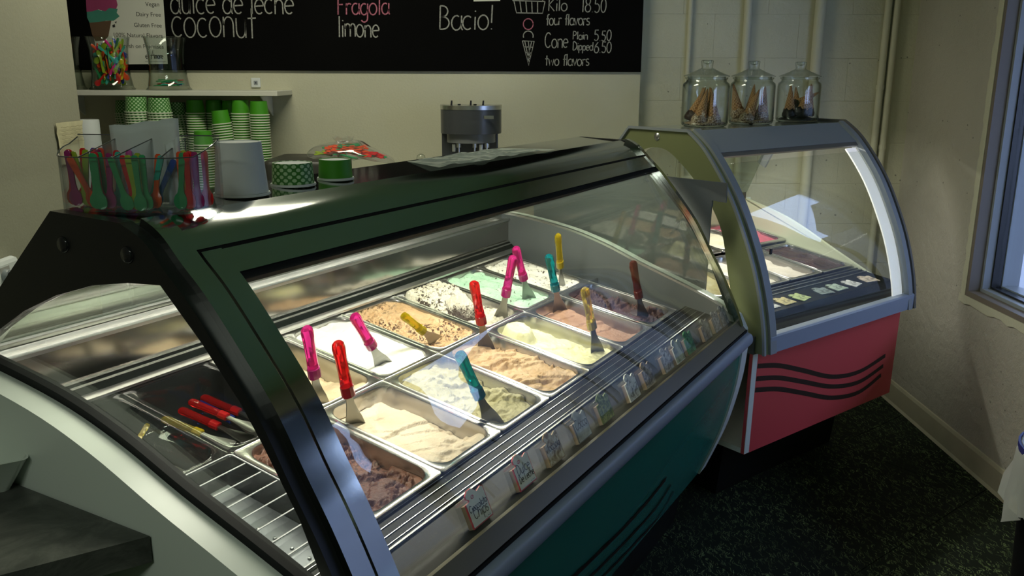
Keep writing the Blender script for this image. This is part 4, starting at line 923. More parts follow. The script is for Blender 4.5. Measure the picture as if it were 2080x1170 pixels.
# ------------------------------------------------------------------ blackboard menu
bl = on_y(100, 138, YB); ZBB = on_y(700, 144, YB).z
board = thing('blackboard', 'wide black chalkboard menu with handwritten flavours and prices', 'blackboard', (0, YB-.001, ZBB))
BX0, BX1 = on_y(60, 60, YB).x, on_y(1306, 60, YB).x - .004
mb = MB(); mb.box(BX0, BX1, -.014, 0, 0, 1.05, bev=.002); mb.build('panel', M_CHALKB, board)
BPX = (on_y(1040, 100, YB).x - on_y(940, 100, YB).x)/100      # metres for one photo pixel on the wall
def chalk(t, px, py, w_px, xh_px, m, wid=2.6, name='chalk_writing', slant=.04):
    q = on_y(px, py, YB-.0155); xh = xh_px*BPX; sx = w_px*BPX/(text_width(t)*xh)
    mb = MB(); ribbons(text_strokes(t, 0, 0, xh, sx, slant, .04), wid*BPX, lambda x, z: Vector((q.x+x, -.0155, q.z-ZBB+z)), mb); return mb.build(name, m, board)
def chalk_px(strokes, m, wid=2.4, name='chalk_drawing'):
    sts = [[(on_y(x, y, YB-.0155).x, on_y(x, y, YB-.0155).z-ZBB) for x, y in s_] for s_ in strokes]
    mb = MB(); ribbons(sts, wid*BPX, lambda x, z: Vector((x, -.0155, z)), mb); return mb.build(name, m, board)
chalk('dulce de leche', 347, 27, 248, 28, M_CHALK); chalk('coconut', 350, 76, 172, 38, M_CHALK)
chalk('Fragola', 685, 29, 106, 22, M_CHALKP); chalk('limone', 687, 75, 84, 24, M_CHALK)
chalk('Bacio!', 891, 60, 112, 27, M_CHALK)
chalk('Kilo', 1113, 22, 40, 15, M_CHALK, 2); chalk('18.50', 1181, 25, 51, 16, M_CHALK, 2)
chalk('four flavors', 1109, 51, 88, 13, M_CHALK, 2); chalk('Cone', 1106, 97, 48, 17, M_CHALK, 2)
chalk('Plain', 1163, 80, 31, 9, M_CHALK, 1.8); chalk('5.50', 1206, 83, 36, 12, M_CHALK, 2)
chalk('Dipped', 1163, 102, 42, 9.5, M_CHALK, 1.8); chalk('6.50', 1206, 107, 36, 12, M_CHALK, 2)
chalk('two flavors', 1107, 133, 90, 13, M_CHALK, 2)
chalk_px([arc(1073, 49, 10, -11, 0, 370, 18)], M_CHALKP, 2.0)
chalk_px([arc(1073, 73, 10, -10, -20, 200, 14)], M_CHALK, 2.0)
chalk_px([[(1061, 83), (1085, 84), (1074, 133), (1061, 83)], [(1066, 84), (1075, 126)], [(1073, 84), (1077, 118)], [(1080, 84), (1071, 122)], [(1064, 95), (1082, 96)], [(1067, 107), (1080, 108)], [(1070, 118), (1077, 119)]], M_CHALK, 1.8)
chalk_px([[(1041, 1), (1106, 3)], [(1044, 2), (1049, 26), (1102, 27), (1107, 3)], [(1056, 2), (1059, 26)], [(1068, 2), (1070, 26)], [(1080, 2), (1081, 26)], [(1092, 2), (1092, 27)], [(1050, 1), (1060, -8), (1078, -12), (1096, -8), (1103, 1)]], M_CHALK, 2.0)
def flat_card(name, corners_px, Y, m, th, label, cat):
    ps = [on_y(x, y, Y) for x, y in corners_px]
    c = sum(ps, Vector())/len(ps)
    t = thing(name, label, cat, (c.x, Y, c.z)); mb = MB(); mb.prism([(p.x-c.x, p.z-c.z) for p in ps], -th, 0, axis='y'); mb.build('sheet', m, t); return t, c
flat_card('menu_card', [(962, 3), (1016, 2), (1016, -70), (962, -70)], YB-.0145, M_PAPER, .001, 'small white card stuck on the blackboard above the word Bacio', 'card')
# poster with a gelato cup
post, pc = flat_card('poster', [(200, 131), (341, 130), (329, -40), (172, -40)], YB-.0145, M_PAPER, .0012, 'white paper poster listing vegan and dairy free with a painted gelato cup', 'poster')
def post_poly(pts, m, name, lift):
    mb = MB(); ps = [(on_y(x, y, YB-.016).x-pc.x, on_y(x, y, YB-.016).z-pc.z) for x, y in pts]; mb.prism(ps, -.0012-lift, -.0012, axis='y'); mb.build(name, m, post)
post_poly([(181, 44), (226, 42), (220, 74), (214, 82), (194, 84), (187, 70)], mat('print_brown', (.13, .075, .04), .7), 'printed_cone', .0002)
post_poly([(176, 20), (185, 23), (195, 18), (206, 22), (222, 16), (239, 18), (237, 26), (243, 33), (238, 37), (231, 42), (215, 42), (200, 45), (182, 46), (177, 36)], mat('print_teal', (.06, .27, .20), .7, var=.15), 'printed_teal_scoop', .0004)
post_poly([(173, -30), (230, -32), (240, -10), (236, -2), (239, 10), (236, 18), (222, 16), (214, 23), (200, 19), (188, 23), (176, 24)], mat('print_pink', (.36, .05, .15), .7, var=.15), 'printed_pink_scoop', .0006)
def post_text(t, px, py, size_px, m=M_INK, bold=0.0):
    me = font_mesh(t, size_px*BPX*1.35, 'RIGHT', bold); o = mk('printed_text', me, m, post)
    q = on_y(px, py, YB-.0165); o.location = (q.x-pc.x, -.0016, q.z-pc.z); o.rotation_euler = (math.pi/2, 0.02, 0)
for t_, px, py, sz in (('Vegan', 324, 13, 8.6), ('Dairy Free', 327, 34, 8.6), ('Gluten Free', 329, 56, 8.6), ('100% Natural Flavors', 331, 77, 8.6), ('Fresh on Premises', 333, 99, 8.6)): post_text(t_, px, py, sz)
q0 = on_y(296, 119, YB-.0165)
mb = MB(); ribbons(text_strokes('e', 0, 0, 7*BPX, 1.1) + [[(11*BPX, -1*BPX), (16*BPX, 17*BPX), (18*BPX, 0)], [(10*BPX, 6*BPX), (19*BPX, 7*BPX)]] + text_strokes('more', 19*BPX, 0, 6.5*BPX, .68), 1.5*BPX, lambda x, z: Vector((q0.x-pc.x+x, -.0017, q0.z-pc.z+z)), mb); mb.build('script_logo', M_INK, post)
mb = MB(); ribbons([[(-8*BPX, -6*BPX), (34*BPX, -6*BPX)]], .8*BPX, lambda x, z: Vector((q0.x-pc.x+x+6*BPX, -.0017, q0.z-pc.z+z)), mb); mb.build('logo_line', mat('grey_ink', (.3, .3, .28), .7), post)
post_poly([(228, 51), (233, 49), (234, 55), (229, 56)], M_INK, 'printed_leaf', .0003); post_poly([(233, 45), (237, 43), (236, 48)], M_INK, 'printed_leaf', .0003)

# ------------------------------------------------------------------ shelf with spoon vases
ZSH = on_y(400, 184.5, 3.93).z; XSH = on_y(563, 188, 3.93).x
sh = thing('wall_shelf', 'white wall shelf under the blackboard holding glass vases', 'shelf', (XSH, YB, ZSH))
mb = MB(); mb.box(-1.75, 0, -.27, 0, -.022, 0, bev=.002); mb.build('board', mat('white_shelf', (.68, .68, .60), .4), sh)
for x in (-.10, -1.0): mb = MB(); mb.prism([(-.002, -.022), (-.20, -.022), (-.19, -.028), (-.012, -.12), (-.002, -.12)], x, x+.004); mb.build('bracket', M_CUPW, sh)
so = thing('wall_socket', 'small square white wall socket above the end of the shelf', 'socket', (on_y(521, 178, YB).x, YB, ZSH+.012))
mb = MB(); mb.box(-.022, .022, -.010, 0, 0, .044, bev=.003); mb.build('plate', M_CUPW, so); mb = MB(); mb.box(-.008, .010, -.0115, -.010, .012, .030); mb.build('insert', M_GREY, so); mb = MB(); mb.box(.0, .004, -.0122, -.0115, .017, .025); mb.build('slot', M_BLACK, so)
def vase(px, label):
    t = thing('glass_vase', label, 'vase', (on_y(px, 180, 4.06).x, 4.06, ZSH), group='flared glass vases on the shelf')
    mb = MB(); mb.lathe([(.0001, .0), (.098, 0), (.102, .004), (.098, .008), (.092, .014), (.084, .06), (.080, .12), (.083, .18), (.094, .235), (.0945, .236), (.0915, .235), (.0805, .18), (.0775, .12), (.0815, .06), (.088, .018), (.0001, .014)], 32); mb.build('vessel', M_JARG, t, smooth=True, angle=.9)
    return Vector(t.location)
VZ = vase(229, 'flared clear vase packed with colourful plastic spoons'); VE = vase(344, 'flared clear vase with only a few green spoons lying in it'); V3 = vase(130, 'flared clear empty vase at the shelf end behind the wall corner')
# tasting spoons
def spoon_mesh():
    mb = MB(); ls = []
    for y, w, z, th in ((0, .004, .0, .0009), (.004, .010, .0, .0010), (.012, .0125, -.001, .0010), (.022, .011, -.0005, .0011), (.029, .006, 0, .0016), (.040, .0045, 0, .0018), (.090, .0060, 0, .0018), (.098, .0055, 0, .0016), (.101, .003, 0, .001)):
        ls.append([Vector((w, z-th, y)), Vector((w, z+th, y)), Vector((0, z+th-(.003 if y < .028 else -.0004), y)), Vector((-w, z+th, y)), Vector((-w, z-th, y)), Vector((0, z-th-(.003 if y < .028 else .0004), y))])
    mb.loops([[Vector((p.x, p.y, p.z)) for p in l] for l in ls]); return mb.mesh(True, .7)
SPN = spoon_mesh(); SPN_C = {}
def spoon_plastic(c):
    bc_ = SPC[c].node_tree.nodes['Principled BSDF'].inputs['Base Color'].default_value
    return mat(c+'_spoon_plastic', tuple(min(1, x*1.1) for x in bc_[:3]), .18, trans=.2)
for c in ('red', 'orange', 'green', 'lime', 'blue', 'purple', 'aqua', 'magenta', 'yellow'): SPN_C[c] = SPN.copy(); SPN_C[c].materials.append(spoon_plastic(c))
def spoon(c, M, label, group):
    o = mk('tasting_spoon', SPN_C[c], None); o.matrix_world = M; return tag(o, label, 'spoon', group)
rn = random.Random(21)
cols = ['green', 'lime', 'magenta', 'orange', 'red', 'blue', 'green', 'yellow', 'aqua', 'orange', 'lime']
for i in range(110):
    c = cols[i % len(cols)]; tilt = rn.uniform(.1, .95); az = rn.uniform(0, 6.28)
    zdir = Vector((math.sin(tilt)*math.cos(az), math.sin(tilt)*math.sin(az), math.cos(tilt)*(1 if i % 3 else -1)))
    a = rn.uniform(0, 6.28); r = .060*math.sqrt(rn.random()); hz_ = abs(zdir.z)*.0505
    mid = Vector((r*math.cos(a), r*math.sin(a), rn.uniform(.018+hz_, .215-hz_*.6)))
    for _k in range(3):
        for e_ in (mid-zdir*.0505, mid+zdir*.0505):
            q_ = math.hypot(e_.x, e_.y)
            if q_ > .073: mid = mid - Vector((e_.x, e_.y, 0))*((q_-.073)/q_)
    p0 = mid - zdir*.0505
    spoon(c, Matrix.Translation(VZ) @ orient(p0, p0+zdir, Vector((math.cos(az+1.6), math.sin(az+1.6), .1))), c + ' plastic spoon among many in the packed vase', 'spoons in the packed vase')
for i, (c, x, y, z, az) in enumerate((('green', -.06, -.03, .018, .2), ('green', -.045, .03, .018, -.35), ('aqua', -.03, .0, .022, .45), ('green', .05, -.035, .021, 2.9), ('red', -.05, -.01, .026, -.1), ('green', .03, .05, .018, 3.5), ('aqua', -.02, -.045, .024, .6), ('blue', .055, .01, .023, 3.0), ('green', -.04, .01, .032, .35), ('aqua', .05, -.02, .034, 2.7), ('green', -.05, -.02, .038, .1), ('red', -.02, .02, .040, -.3), ('green', .045, .02, .042, 3.3))):
    zd = Vector((math.cos(az), math.sin(az), .06)).normalized()
    spoon(c, Matrix.Translation(VE) @ orient(Vector((x, y, z)), Vector((x, y, z))+zd, Vector((0, 0, 1)), .95), c + ' plastic spoon lying at the bottom of the nearly empty vase', 'spoons in the nearly empty vase')

# ------------------------------------------------------------------ back counter with cups and appliances
ZC = 1.03
bc = thing('back_counter', 'pale back counter along the blackboard wall behind the teal case', 'counter', (-.9, 3.85, 0))
mb = MB(); mb.box(-1.9, 1.12, -.40, .345, ZC-.04, ZC, bev=.003); mb.build('worktop', mat('grey_worktop', (.30, .29, .25), .4), bc)
for i in range(5):
    x0 = -1.88+i*.594
    mb = MB(); mb.box(x0+.004, x0+.590, -.36, .345, .10, ZC-.04); cb = mb.build('cabinet', M_CUPW, bc)
    mb = MB(); mb.box(x0+.012, x0+.582, -.376, -.361, .12, ZC-.05, bev=.002); mb.build('cabinet_door', M_CUPW, bc)
mb = MB(); mb.box(-1.88, 1.10, -.30, .345, 0, .10); mb.build('kick', M_BLACK, bc)
def cup_mesh(r0, r1, h, dots=False):
    """paper cup upside down: narrow base at the top, rolled rim at the bottom"""
    mb = MB(); mb.lathe([(r1-.002, .0045), (r1+.0008, .005), (r1+.002, .0025), (r1+.0012, 0), (r1-.001, .0004), (r1-.002, .0045)], 28, cap0=False); rim = mb.mesh(True, 1.0)
    mb = MB(); mb.lathe([(r1-.0015, .005), (r0, h), (r0-.003, h), (r0-.004, h-.003), (.0001, h-.003)], 28); side = mb.mesh(True, .6)
    return rim, side
def dot_mat(nu, nv, h, rr):
    m, nt, b = _nt('green_card_white_dots'); sx = nt.nodes.new('ShaderNodeSeparateXYZ'); nt.links.new(coords(nt), sx.inputs[0])
    at = N(nt, 'ShaderNodeMath', operation='ARCTAN2'); nt.links.new(sx.outputs[1], at.inputs[0]); nt.links.new(sx.outputs[0], at.inputs[1])
    vs = []
    u = N(nt, 'ShaderNodeMath', operation='MULTIPLY'); nt.links.new(at.outputs[0], u.inputs[0]); u.inputs[1].default_value = nu/(2*math.pi)
    v = N(nt, 'ShaderNodeMath', operation='MULTIPLY'); nt.links.new(sx.outputs[2], v.inputs[0]); v.inputs[1].default_value = nv/h
    best = None
    for o in (0, .5):
        d2 = None
        for w_, k in ((u, 1.0), (v, 1.0)):
            ad = N(nt, 'ShaderNodeMath', operation='ADD'); nt.links.new(w_.outputs[0], ad.inputs[0]); ad.inputs[1].default_value = o+10
            fr = N(nt, 'ShaderNodeMath', operation='FRACT'); nt.links.new(ad.outputs[0], fr.inputs[0])
            sb = N(nt, 'ShaderNodeMath', operation='SUBTRACT'); nt.links.new(fr.outputs[0], sb.inputs[0]); sb.inputs[1].default_value = .5
            sq = N(nt, 'ShaderNodeMath', operation='MULTIPLY'); nt.links.new(sb.outputs[0], sq.inputs[0]); nt.links.new(sb.outputs[0], sq.inputs[1])
            if d2 is None: d2 = sq
            else: s2 = N(nt, 'ShaderNodeMath', operation='ADD'); nt.links.new(d2.outputs[0], s2.inputs[0]); nt.links.new(sq.outputs[0], s2.inputs[1]); d2 = s2
        if best is None: best = d2
        else: mn = N(nt, 'ShaderNodeMath', operation='MINIMUM'); nt.links.new(best.outputs[0], mn.inputs[0]); nt.links.new(d2.outputs[0], mn.inputs[1]); best = mn
    nt.links.new(ramp(nt, best.outputs[0], [(rr, (.42, .62, .34)), (rr+.012, (.035, .19, .02))]), b.inputs['Base Color']); b.inputs['Roughness'].default_value = .45; return m
M_DOT = dot_mat(15, 3.4, .046, .062); M_DOTS = dot_mat(17, 4.0, .065, .06); M_RIM = mat('rolled_paper_rim', (.62, .68, .52), .6)
GR, GS = cup_mesh(.036, .043, .062); GR.materials.append(M_RIM); GS.materials.append(M_GREEN)
DR, DS = cup_mesh(.044, .052, .068); DR.materials.append(M_RIM); DS.materials.append(M_DOTS)
def stack(px, Y, ztop, n, kind, label, lean=0.0, sc=1.0, dz=.0112, zbase=None):
    rim, side, h = (GR, GS, .062) if kind == 'g' else (DR, DS, .068)
    x = on_y(px, 250, Y).x; zb = ZC if zbase is None else zbase
    n = min(n, max(1, int((ztop - zb - h*sc)/dz) + 1))
    d_ = (ztop - zb - h*sc)/max(1, n-1)
    for i in range(n):
        t = thing('paper_cup', label, 'paper cup', (x + lean*i*d_, Y, zb + i*d_), group=('plain green' if kind == 'g' else 'dotted green') + ' paper cups in stacks')
        t.scale = (sc,)*3; t.rotation_euler = (0, math.atan(lean), 0 if lean else i*.7)
        mk('cup_side', side, None, t); mk('rim', rim, None, t)
zt = lambda py, Y: on_y(400, py, Y).z
stack(258, 4.10, zt(204, 4.1), 40, 'd', 'dotted green paper cup in the rear stack nearest the wall corner', sc=.92)
stack(281, 3.92, zt(197, 3.92), 40, 'd', 'dotted green paper cup in the stack rising above the white napkins')
stack(327, 3.92, zt(199, 3.92), 40, 'd', 'dotted green paper cup in the second front stack, beside the plain green ones')
stack(361, 4.10, zt(208, 4.1), 40, 'd', 'dotted green paper cup in the rear stack next to the plain green ones', sc=.92)
stack(399, 4.05, zt(203, 4.05), 40, 'g', 'plain green paper cup in the stack next to the dotted ones')
stack(438, 4.10, zt(203, 4.10), 40, 'g', 'plain green paper cup in the straight stack behind the leaning one')
stack(466, 3.95, zt(224, 3.95), 40, 'g', 'plain green paper cup in the leaning stack', lean=-.10)
stack(410, 3.82, zt(266, 3.82), 30, 'g', 'plain green paper cup in the lowest stack')
stack(471, 4.10, zt(204, 4.10), 40, 'g', 'plain green paper cup in the shadowed stack behind')
stack(491, 3.98, zt(203, 3.98), 40, 'g', 'plain green paper cup in the tall stack next to the outermost one')
stack(528, 3.94, zt(205, 3.94), 40, 'g', 'plain green paper cup in the outermost tall stack at the free end of the shelf')
# triple milkshake mixer
mx_ = on_y(957, 300, 3.9)
mm_ = thing('drink_mixer', 'dark grey drink mixer with a chrome top and hanging spindles', 'mixer', (mx_.x, 3.9, ZC))
ZT = on_y(957, 214, 3.8).z - ZC
M_MIX = mat('dark_grey_enamel', (.055, .06, .065), .3)
def half(r, yb, n=18): return [(r*math.cos(math.pi + math.pi*i/n)*1.0, yb + r*.78*math.sin(math.pi + math.pi*i/n)) for i in range(n+1)]
mb = MB(); mb.prism([(-.135, .10)] + half(.135, .0) + [(.135, .10)], ZT-.125, ZT-.02, axis='z'); mb.build('motor_head', M_MIX, mm_, smooth=True)
mb = MB(); mb.prism([(-.137, .102)] + half(.137, .0) + [(.137, .102)], ZT-.02, ZT-.002, axis='z'); top = mb.build('chrome_top', M_ALU, mm_, smooth=True)
for x in (-.085, .0, .055): mb = MB(); mb.tube([(x, -.02, ZT-.002), (x+.002, -.022, ZT+.018)], [.0045, .0035], 8); mb.build('toggle_switch', M_BLACK, top)
for x in (-.05, .02): mb = MB(); mb.lathe([(.007, ZT-.003), (.007, ZT+.004), (.0001, ZT+.004)], 10, M=Matrix.Translation((x, -.03, 0))); mb.build('button', M_BLACK, top)
mb = MB(); mb.prism([(-.105, .09)] + [(x*.80, y*.85) for x, y in half(.135, .0)] + [(.112, .09)], ZT-.165, ZT-.125, axis='z'); mb.build('lower_collar', mat('mid_grey_enamel', (.16, .17, .17), .35), mm_, smooth=True)
mb = MB(); mb.box(-.135, .12, .035, .10, .02, ZT-.125, bev=.006); mb.build('back_column', M_MIX, mm_)
mb = MB(); mb.box(-.14, .14, -.12, .10, 0, .02, bev=.006); mb.build('base', M_MIX, mm_)
for x in (-.052, .018, .072):
    mb = MB(); mb.tube([(x, -.05, ZT-.165), (x, -.05, .14)], .0045, 8); mb.tube([(x, -.05, ZT-.168), (x, -.05, ZT-.185)], .011, 10); mb.build('spindle', M_ALU, mm_)
    mb = MB(); mb.lathe([(.0045, .14), (.014, .137), (.014, .131), (.0045, .128)], 12, M=Matrix.Translation((x, -.05, 0))); mb.build('agitator', M_ALU, mm_)
for x in (-.075, .045): mb = MB(); mb.box(x-.008, x+.008, -.045, .035, ZT-.205, ZT-.170, bev=.003); mb.build('cup_hook', M_ALU, mm_)
mb = MB(); mb.box(.062, .104, -.098, -.094, ZT-.058, ZT-.044); mb.build('name_plate', M_ALU, mm_)
# glass jar whose knob shows over the case
t = thing('lidded_jar', 'glass lidded jar on the back counter, only its round knob showing', 'jar', (on_y(855, 320, 3.75).x, 3.75, ZC)); mk('jar_body', JB, None, t)
zk = on_y(855, 322, 3.75).z - ZC
mb = MB(); mb.lathe([(.0001, .186), (.084, .187), (.086, .191), (.05, zk-.045), (.014, zk-.030), (.010, zk-.020), (.016, zk-.012), (.020, zk), (.016, zk+.014), (.006, zk+.020), (.0001, zk+.0205)], 28); mb.build('jar_lid', M_JARG, t, smooth=True, angle=1.0)
# dark appliance and bag of spoons on it
q = on_y(628, 330, 3.66)
ap = thing('black_appliance', 'low black box with rounded corners under the bag of spoons', 'appliance', (q.x, 3.66, ZC)); hz = on_y(600, 322, 3.60).z - ZC
mb = MB(); ls = [rrect(.155-i_, .17-i_, .03, 4, z) for i_, z in ((.004, 0), (0, .006), (0, hz-.02), (.004, hz-.006), (.014, hz))]; mb.loops(ls); mb.build('housing', mat('charcoal_plastic', (.035, .034, .028), .45), ap, smooth=True, angle=.8)
mb = MB(); mb.box(-.11, .11, -.174, -.171, .05, hz-.06, bev=.001); mb.build('front_panel', M_BLACK, ap)
bgp = on_y(712, 340, 3.62)
bgx = bgp.x; 
bag = thing('spoon_bag', 'clear plastic bag of red and green spoons lying on the black box', 'bag', (bgx, 3.64, ZC+hz))
def bag_pt(a, b_, s=1.0, dz=0.0):
    x = .185*math.cos(a)*math.cos(b_)*s; y = .11*math.sin(a)*math.cos(b_)*s
    z = (.052*s*max(-.15, math.sin(b_)) + .008*noise.noise(Vector((x*22, y*22, 3)))) * (1.15 if x < .05 else .8) - .03*max(0, (x-.06)/.12)
    return Vector((x, y, z+.012+dz))
mb = MB(); ls = [[bag_pt(2*math.pi*i/36, -1.2+2.75*j/14) for i in range(36)] for j in range(15)]; mb.loops(ls); mb.build('film', M_FILM2 if 'M_FILM2' in globals() else glass_mat('bag_film', (.92, .92, .92), .1, .06, haze=.05, hcol=(.6, .6, .6)), bag, smooth=True, angle=2)
mb = MB(); ls = [[Vector((-.03 + (.012+.014*t_)*math.cos(2*math.pi*i/16)*1.8, (.006+.010*t_)*math.sin(2*math.pi*i/16), .056+.030*t_ + .008*math.sin(i*2.4)*t_)) for i in range(16)] for t_ in (0, .3, .7, 1)]; mb.loops(ls, False, False); mb.build('gathered_neck', MATS['bag_film'], bag, smooth=True, angle=2)
rn = random.Random(4)
for i in range(120):
    a = rn.uniform(0, 6.28); rr = math.sqrt(rn.uniform(0, .72)); p = bag_pt(a, math.acos(min(1, rr)), .9)
    c = ('lime' if p.x < -.10 else 'orange' if p.x < -.03 else ('green' if p.x < .01 else ('orange' if p.x < .07 else 'red'))) if i % 5 else 'green'
    az = rn.uniform(-.6, .6) + (math.pi if p.x > 0 else 0); zd = Vector((math.cos(az), math.sin(az), rn.uniform(-.2, .1) - (.0 if p.x < 0 else -.15))).normalized()
    st_ = Vector((p.x*.92, p.y*.85, max(.014, p.z-.012-.02*rn.random()) if p.x < .09 else p.z-.01))
    spoon(c, Matrix.Translation(bag.location) @ orient(st_ - zd*.03, st_+zd*.07, Vector((0, -.3, 1)), .8), c + ' plastic spoon packed in the clear bag', 'spoons in the clear bag')
# white paper roll by the wall corner
q = on_y(178, 243, 3.75)
pr = thing('paper_roll', 'white paper roll standing behind the wall corner', 'paper roll', (q.x-.012, 3.75, ZC)); mb = MB(); mb.lathe([(.018, 0), (.055, 0), (.056, .004), (.056, q.z-ZC-.004), (.055, q.z-ZC), (.018, q.z-ZC), (.018, 0)], 28); mb.build('roll', M_CUPW, pr, smooth=True, angle=.8)
mb = MB(); mb.lathe([(.016, .002), (.0175, .002), (.0175, q.z-ZC-.002), (.016, q.z-ZC-.002), (.016, .002)], 16); mb.build('core', mat('kraft_card', (.30, .22, .13), .8), pr)
# note taped on the left wall
a, b_ = on_x(112, 250, XL+.004), on_x(150, 330, XL+.004)
nt_ = thing('taped_note', 'yellowed handwritten note taped on the wall edge', 'note', (XL+.003, b_.y, b_.z))
rn = random.Random(8); hN = a.z-b_.z; wN = (YLE-.004) - a.y
mb = MB(); V = []
for j in range(9):
    V.append([mb.bm.verts.new((.004*noise.noise(Vector((i*.7, j*.9, 1)))+.004, (a.y-b_.y) + wN*i/8 + .004*rn.uniform(-1, 1), hN*j/8)) for i in range(9)])
for j in range(8):
    for i in range(8): mb.bm.faces.new((V[j][i], V[j][i+1], V[j+1][i+1], V[j+1][i]))
mb.build('paper', mat('yellowed_paper', (.58, .54, .34), .7, var=.12, vscale=20), nt_, smooth=True, angle=2)
M_FAINT = mat('faint_pencil', (.36, .33, .20), .8)
for k in range(5): mb = MB(); ribbons([[((a.y-b_.y)+wN*(.08+.84*i/14), hN*(.88-.09*k)+.0015*math.sin(i*1.9+k)) for i in range(15)]], .002, lambda y, z: Vector((.0105, y, z)), mb); mb.build('faint_writing', M_FAINT, nt_)
# white box with a black knob on the left wall
c_ = on_x(6, 565, XL+.02)
wb_ = thing('wall_dispenser', 'white plastic wall box with a dark round knob and printed label', 'dispenser', (XL, c_.y, c_.z))
mb = MB(); mb.box(0, .035, -.14, .070, -.075, .055, bev=.014); mb.build('housing', M_CUPW, wb_)
kn = on_x(14, 560, XL+.04); mb = MB(); mb.lathe([(.0001, .012), (.016, .012), (.019, .008), (.019, 0)], 20, M=Matrix.Translation((.036, kn.y-c_.y, kn.z-c_.z)) @ Matrix.Rotation(math.pi/2, 4, 'Y')); mb.build('knob', M_GREY, wb_, smooth=True, angle=.9)
mb = MB(); mb.lathe([(.0001, .0145), (.010, .0145), (.0105, .012)], 16, M=Matrix.Translation((.036, kn.y-c_.y, kn.z-c_.z)) @ Matrix.Rotation(math.pi/2, 4, 'Y')); mb.build('knob_centre', M_BLACK, wb_)
mb = MB(); mb.box(.0352, .0360, kn.y-c_.y-.02, kn.y-c_.y+.025, .018, .036); mb.build('label_patch', mat('grey_print', (.38, .38, .36), .6), wb_)
mb = MB(); ribbons([[(kn.y-c_.y+i*.004, .008+.0012*(-1)**i) for i in range(-3, 6)]], .002, lambda y, z: Vector((.0364, y, z)), mb); mb.build('small_print', M_INK, wb_)

# ------------------------------------------------------------------ things on top of the teal case
ZTOP = L1(0, 0, 1.3668).z
def top1(px, py): p = on_z(px, py, ZTOP); return Vector((p.x, p.y, ZTOP))
def up_cup(px, py, name, label, r0, r1, h, ms, mr, cat):
    q = top1(px, py); t = thing(name, label, cat, q); rim, side = cup_mesh(r0, r1, h); rim.materials.append(mr); side.materials.append(ms)
    mk('cup_side', side, None, t); mk('rim', rim, None, t)
    mb = MB(); mb.lathe([(.0001, h-.0022), (r0-.0035, h-.0022), (r0-.003, h-.0012), (.0001, h-.0012)], 28); mb.build('cup_base', M_CUPW, t)
    return t
up_cup(492, 395, 'paper_tub', 'tall plain white paper tub upside down on the teal case', .0405, .050, .098, M_CUPW, M_CUPW, 'tub')
up_cup(596, 376, 'paper_cup', 'wide dotted green paper cup upside down alone on the teal case', .0395, .0435, .046, M_DOT, M_CUPW, 'paper cup')
up_cup(682, 364, 'paper_cup', 'plain green paper cup upside down alone on the teal case', .0335, .0375, .043, M_GREEN, M_CUPW, 'paper cup')
# crumpled film lying on the top
pl_ = [top1(x, y) for x, y in ((690, 345), (800, 352), (985, 345), (1088, 312), (1010, 304), (880, 322))]
A0, A1, B0, B1 = L1(.66, -.075, 1.367), L1(1.30, -.080, 1.367), L1(.74, .085, 1.367), L1(1.24, .085, 1.367)
fs = thing('plastic_sheet', 'crumpled translucent plastic sheet lying on the steel case top', 'plastic sheet', Vector((A0.x, A0.y, ZTOP)))
mb = MB(); V = []; nx, ny = 46, 16
for j in range(ny+1):
    row = []
    for i in range(nx+1):
        s_, t_ = i/nx, j/ny; p = (A0.lerp(A1, s_)).lerp(B0.lerp(B1, s_), t_)
        edge = min(1, 6*min(s_, 1-s_))*1.0
        z = .004 + .006*max(0, noise.fractal(Vector((s_*7, t_*3, 2)), .8, 2, 4)+.25)*edge
        p = p + V1*(.02*noise.noise(Vector((s_*5, 0, t_)))); row.append(mb.bm.verts.new((p.x-A0.x, p.y-A0.y, z)))
    V.append(row)
for j in range(ny):
    for i in range(nx): mb.bm.faces.new((V[j][i], V[j][i+1], V[j+1][i+1], V[j+1][i]))
mb.build('film', M_FILM, fs, smooth=True, angle=2)
# acrylic spoon organiser
oc = top1(285, 424)
org = thing('spoon_organiser', 'clear acrylic fan-shaped organiser with four spoon compartments', 'organiser', oc, math.radians(-6))
RW, RD, HB, HF, W = .125, .085, .114, .090, .0028
def foot(s, t=1.0):      # s 0..1 along the curved front
    a = math.pi + math.pi*s; return Vector((RW*t*math.copysign(abs(math.cos(a))**.55, math.cos(a)), .02 + RD*t*math.copysign(abs(math.sin(a))**.75, math.sin(a)), 0))
base_pts = [foot(i/24) for i in range(25)]
mb = MB(); mb.prism([(p.x, p.y) for p in base_pts] + [(RW, .045), (-RW, .045)], 0, .004, axis='z'); mb.build('base', M_ACR, org)
mb = MB(); ls = []
def hfront(i): return HF
outl = [(-RW, .045)] + [(p.x, p.y) for p in base_pts] + [(RW, .045)]
inn = [(x*.975, y*.965+.0005) for x, y in outl]
hh = [HB] + [HF + (HB-HF)*max(0, 1-min(i, 24-i)/4)*.6 for i in range(25)] + [HB]
vo = [[mb.bm.verts.new((x, y, z)) for (x, y), z in zip(outl, [.004]*27)], [mb.bm.verts.new((x, y, z)) for (x, y), z in zip(outl, hh)], [mb.bm.verts.new((x, y, z)) for (x, y), z in zip(inn, hh)], [mb.bm.verts.new((x, y, z)) for (x, y), z in zip(inn, [.004]*27)]]
for r_ in range(3):
    for i in range(26): mb.bm.faces.new((vo[r_][i], vo[r_][i+1], vo[r_+1][i+1], vo[r_+1][i]))
mb.build('curved_front', M_ACR, org, smooth=True, angle=.5)
mb = MB(); mb.box(-RW, RW, .045, .048, .004, HB+.004); mb.build('back_wall', M_ACR, org)
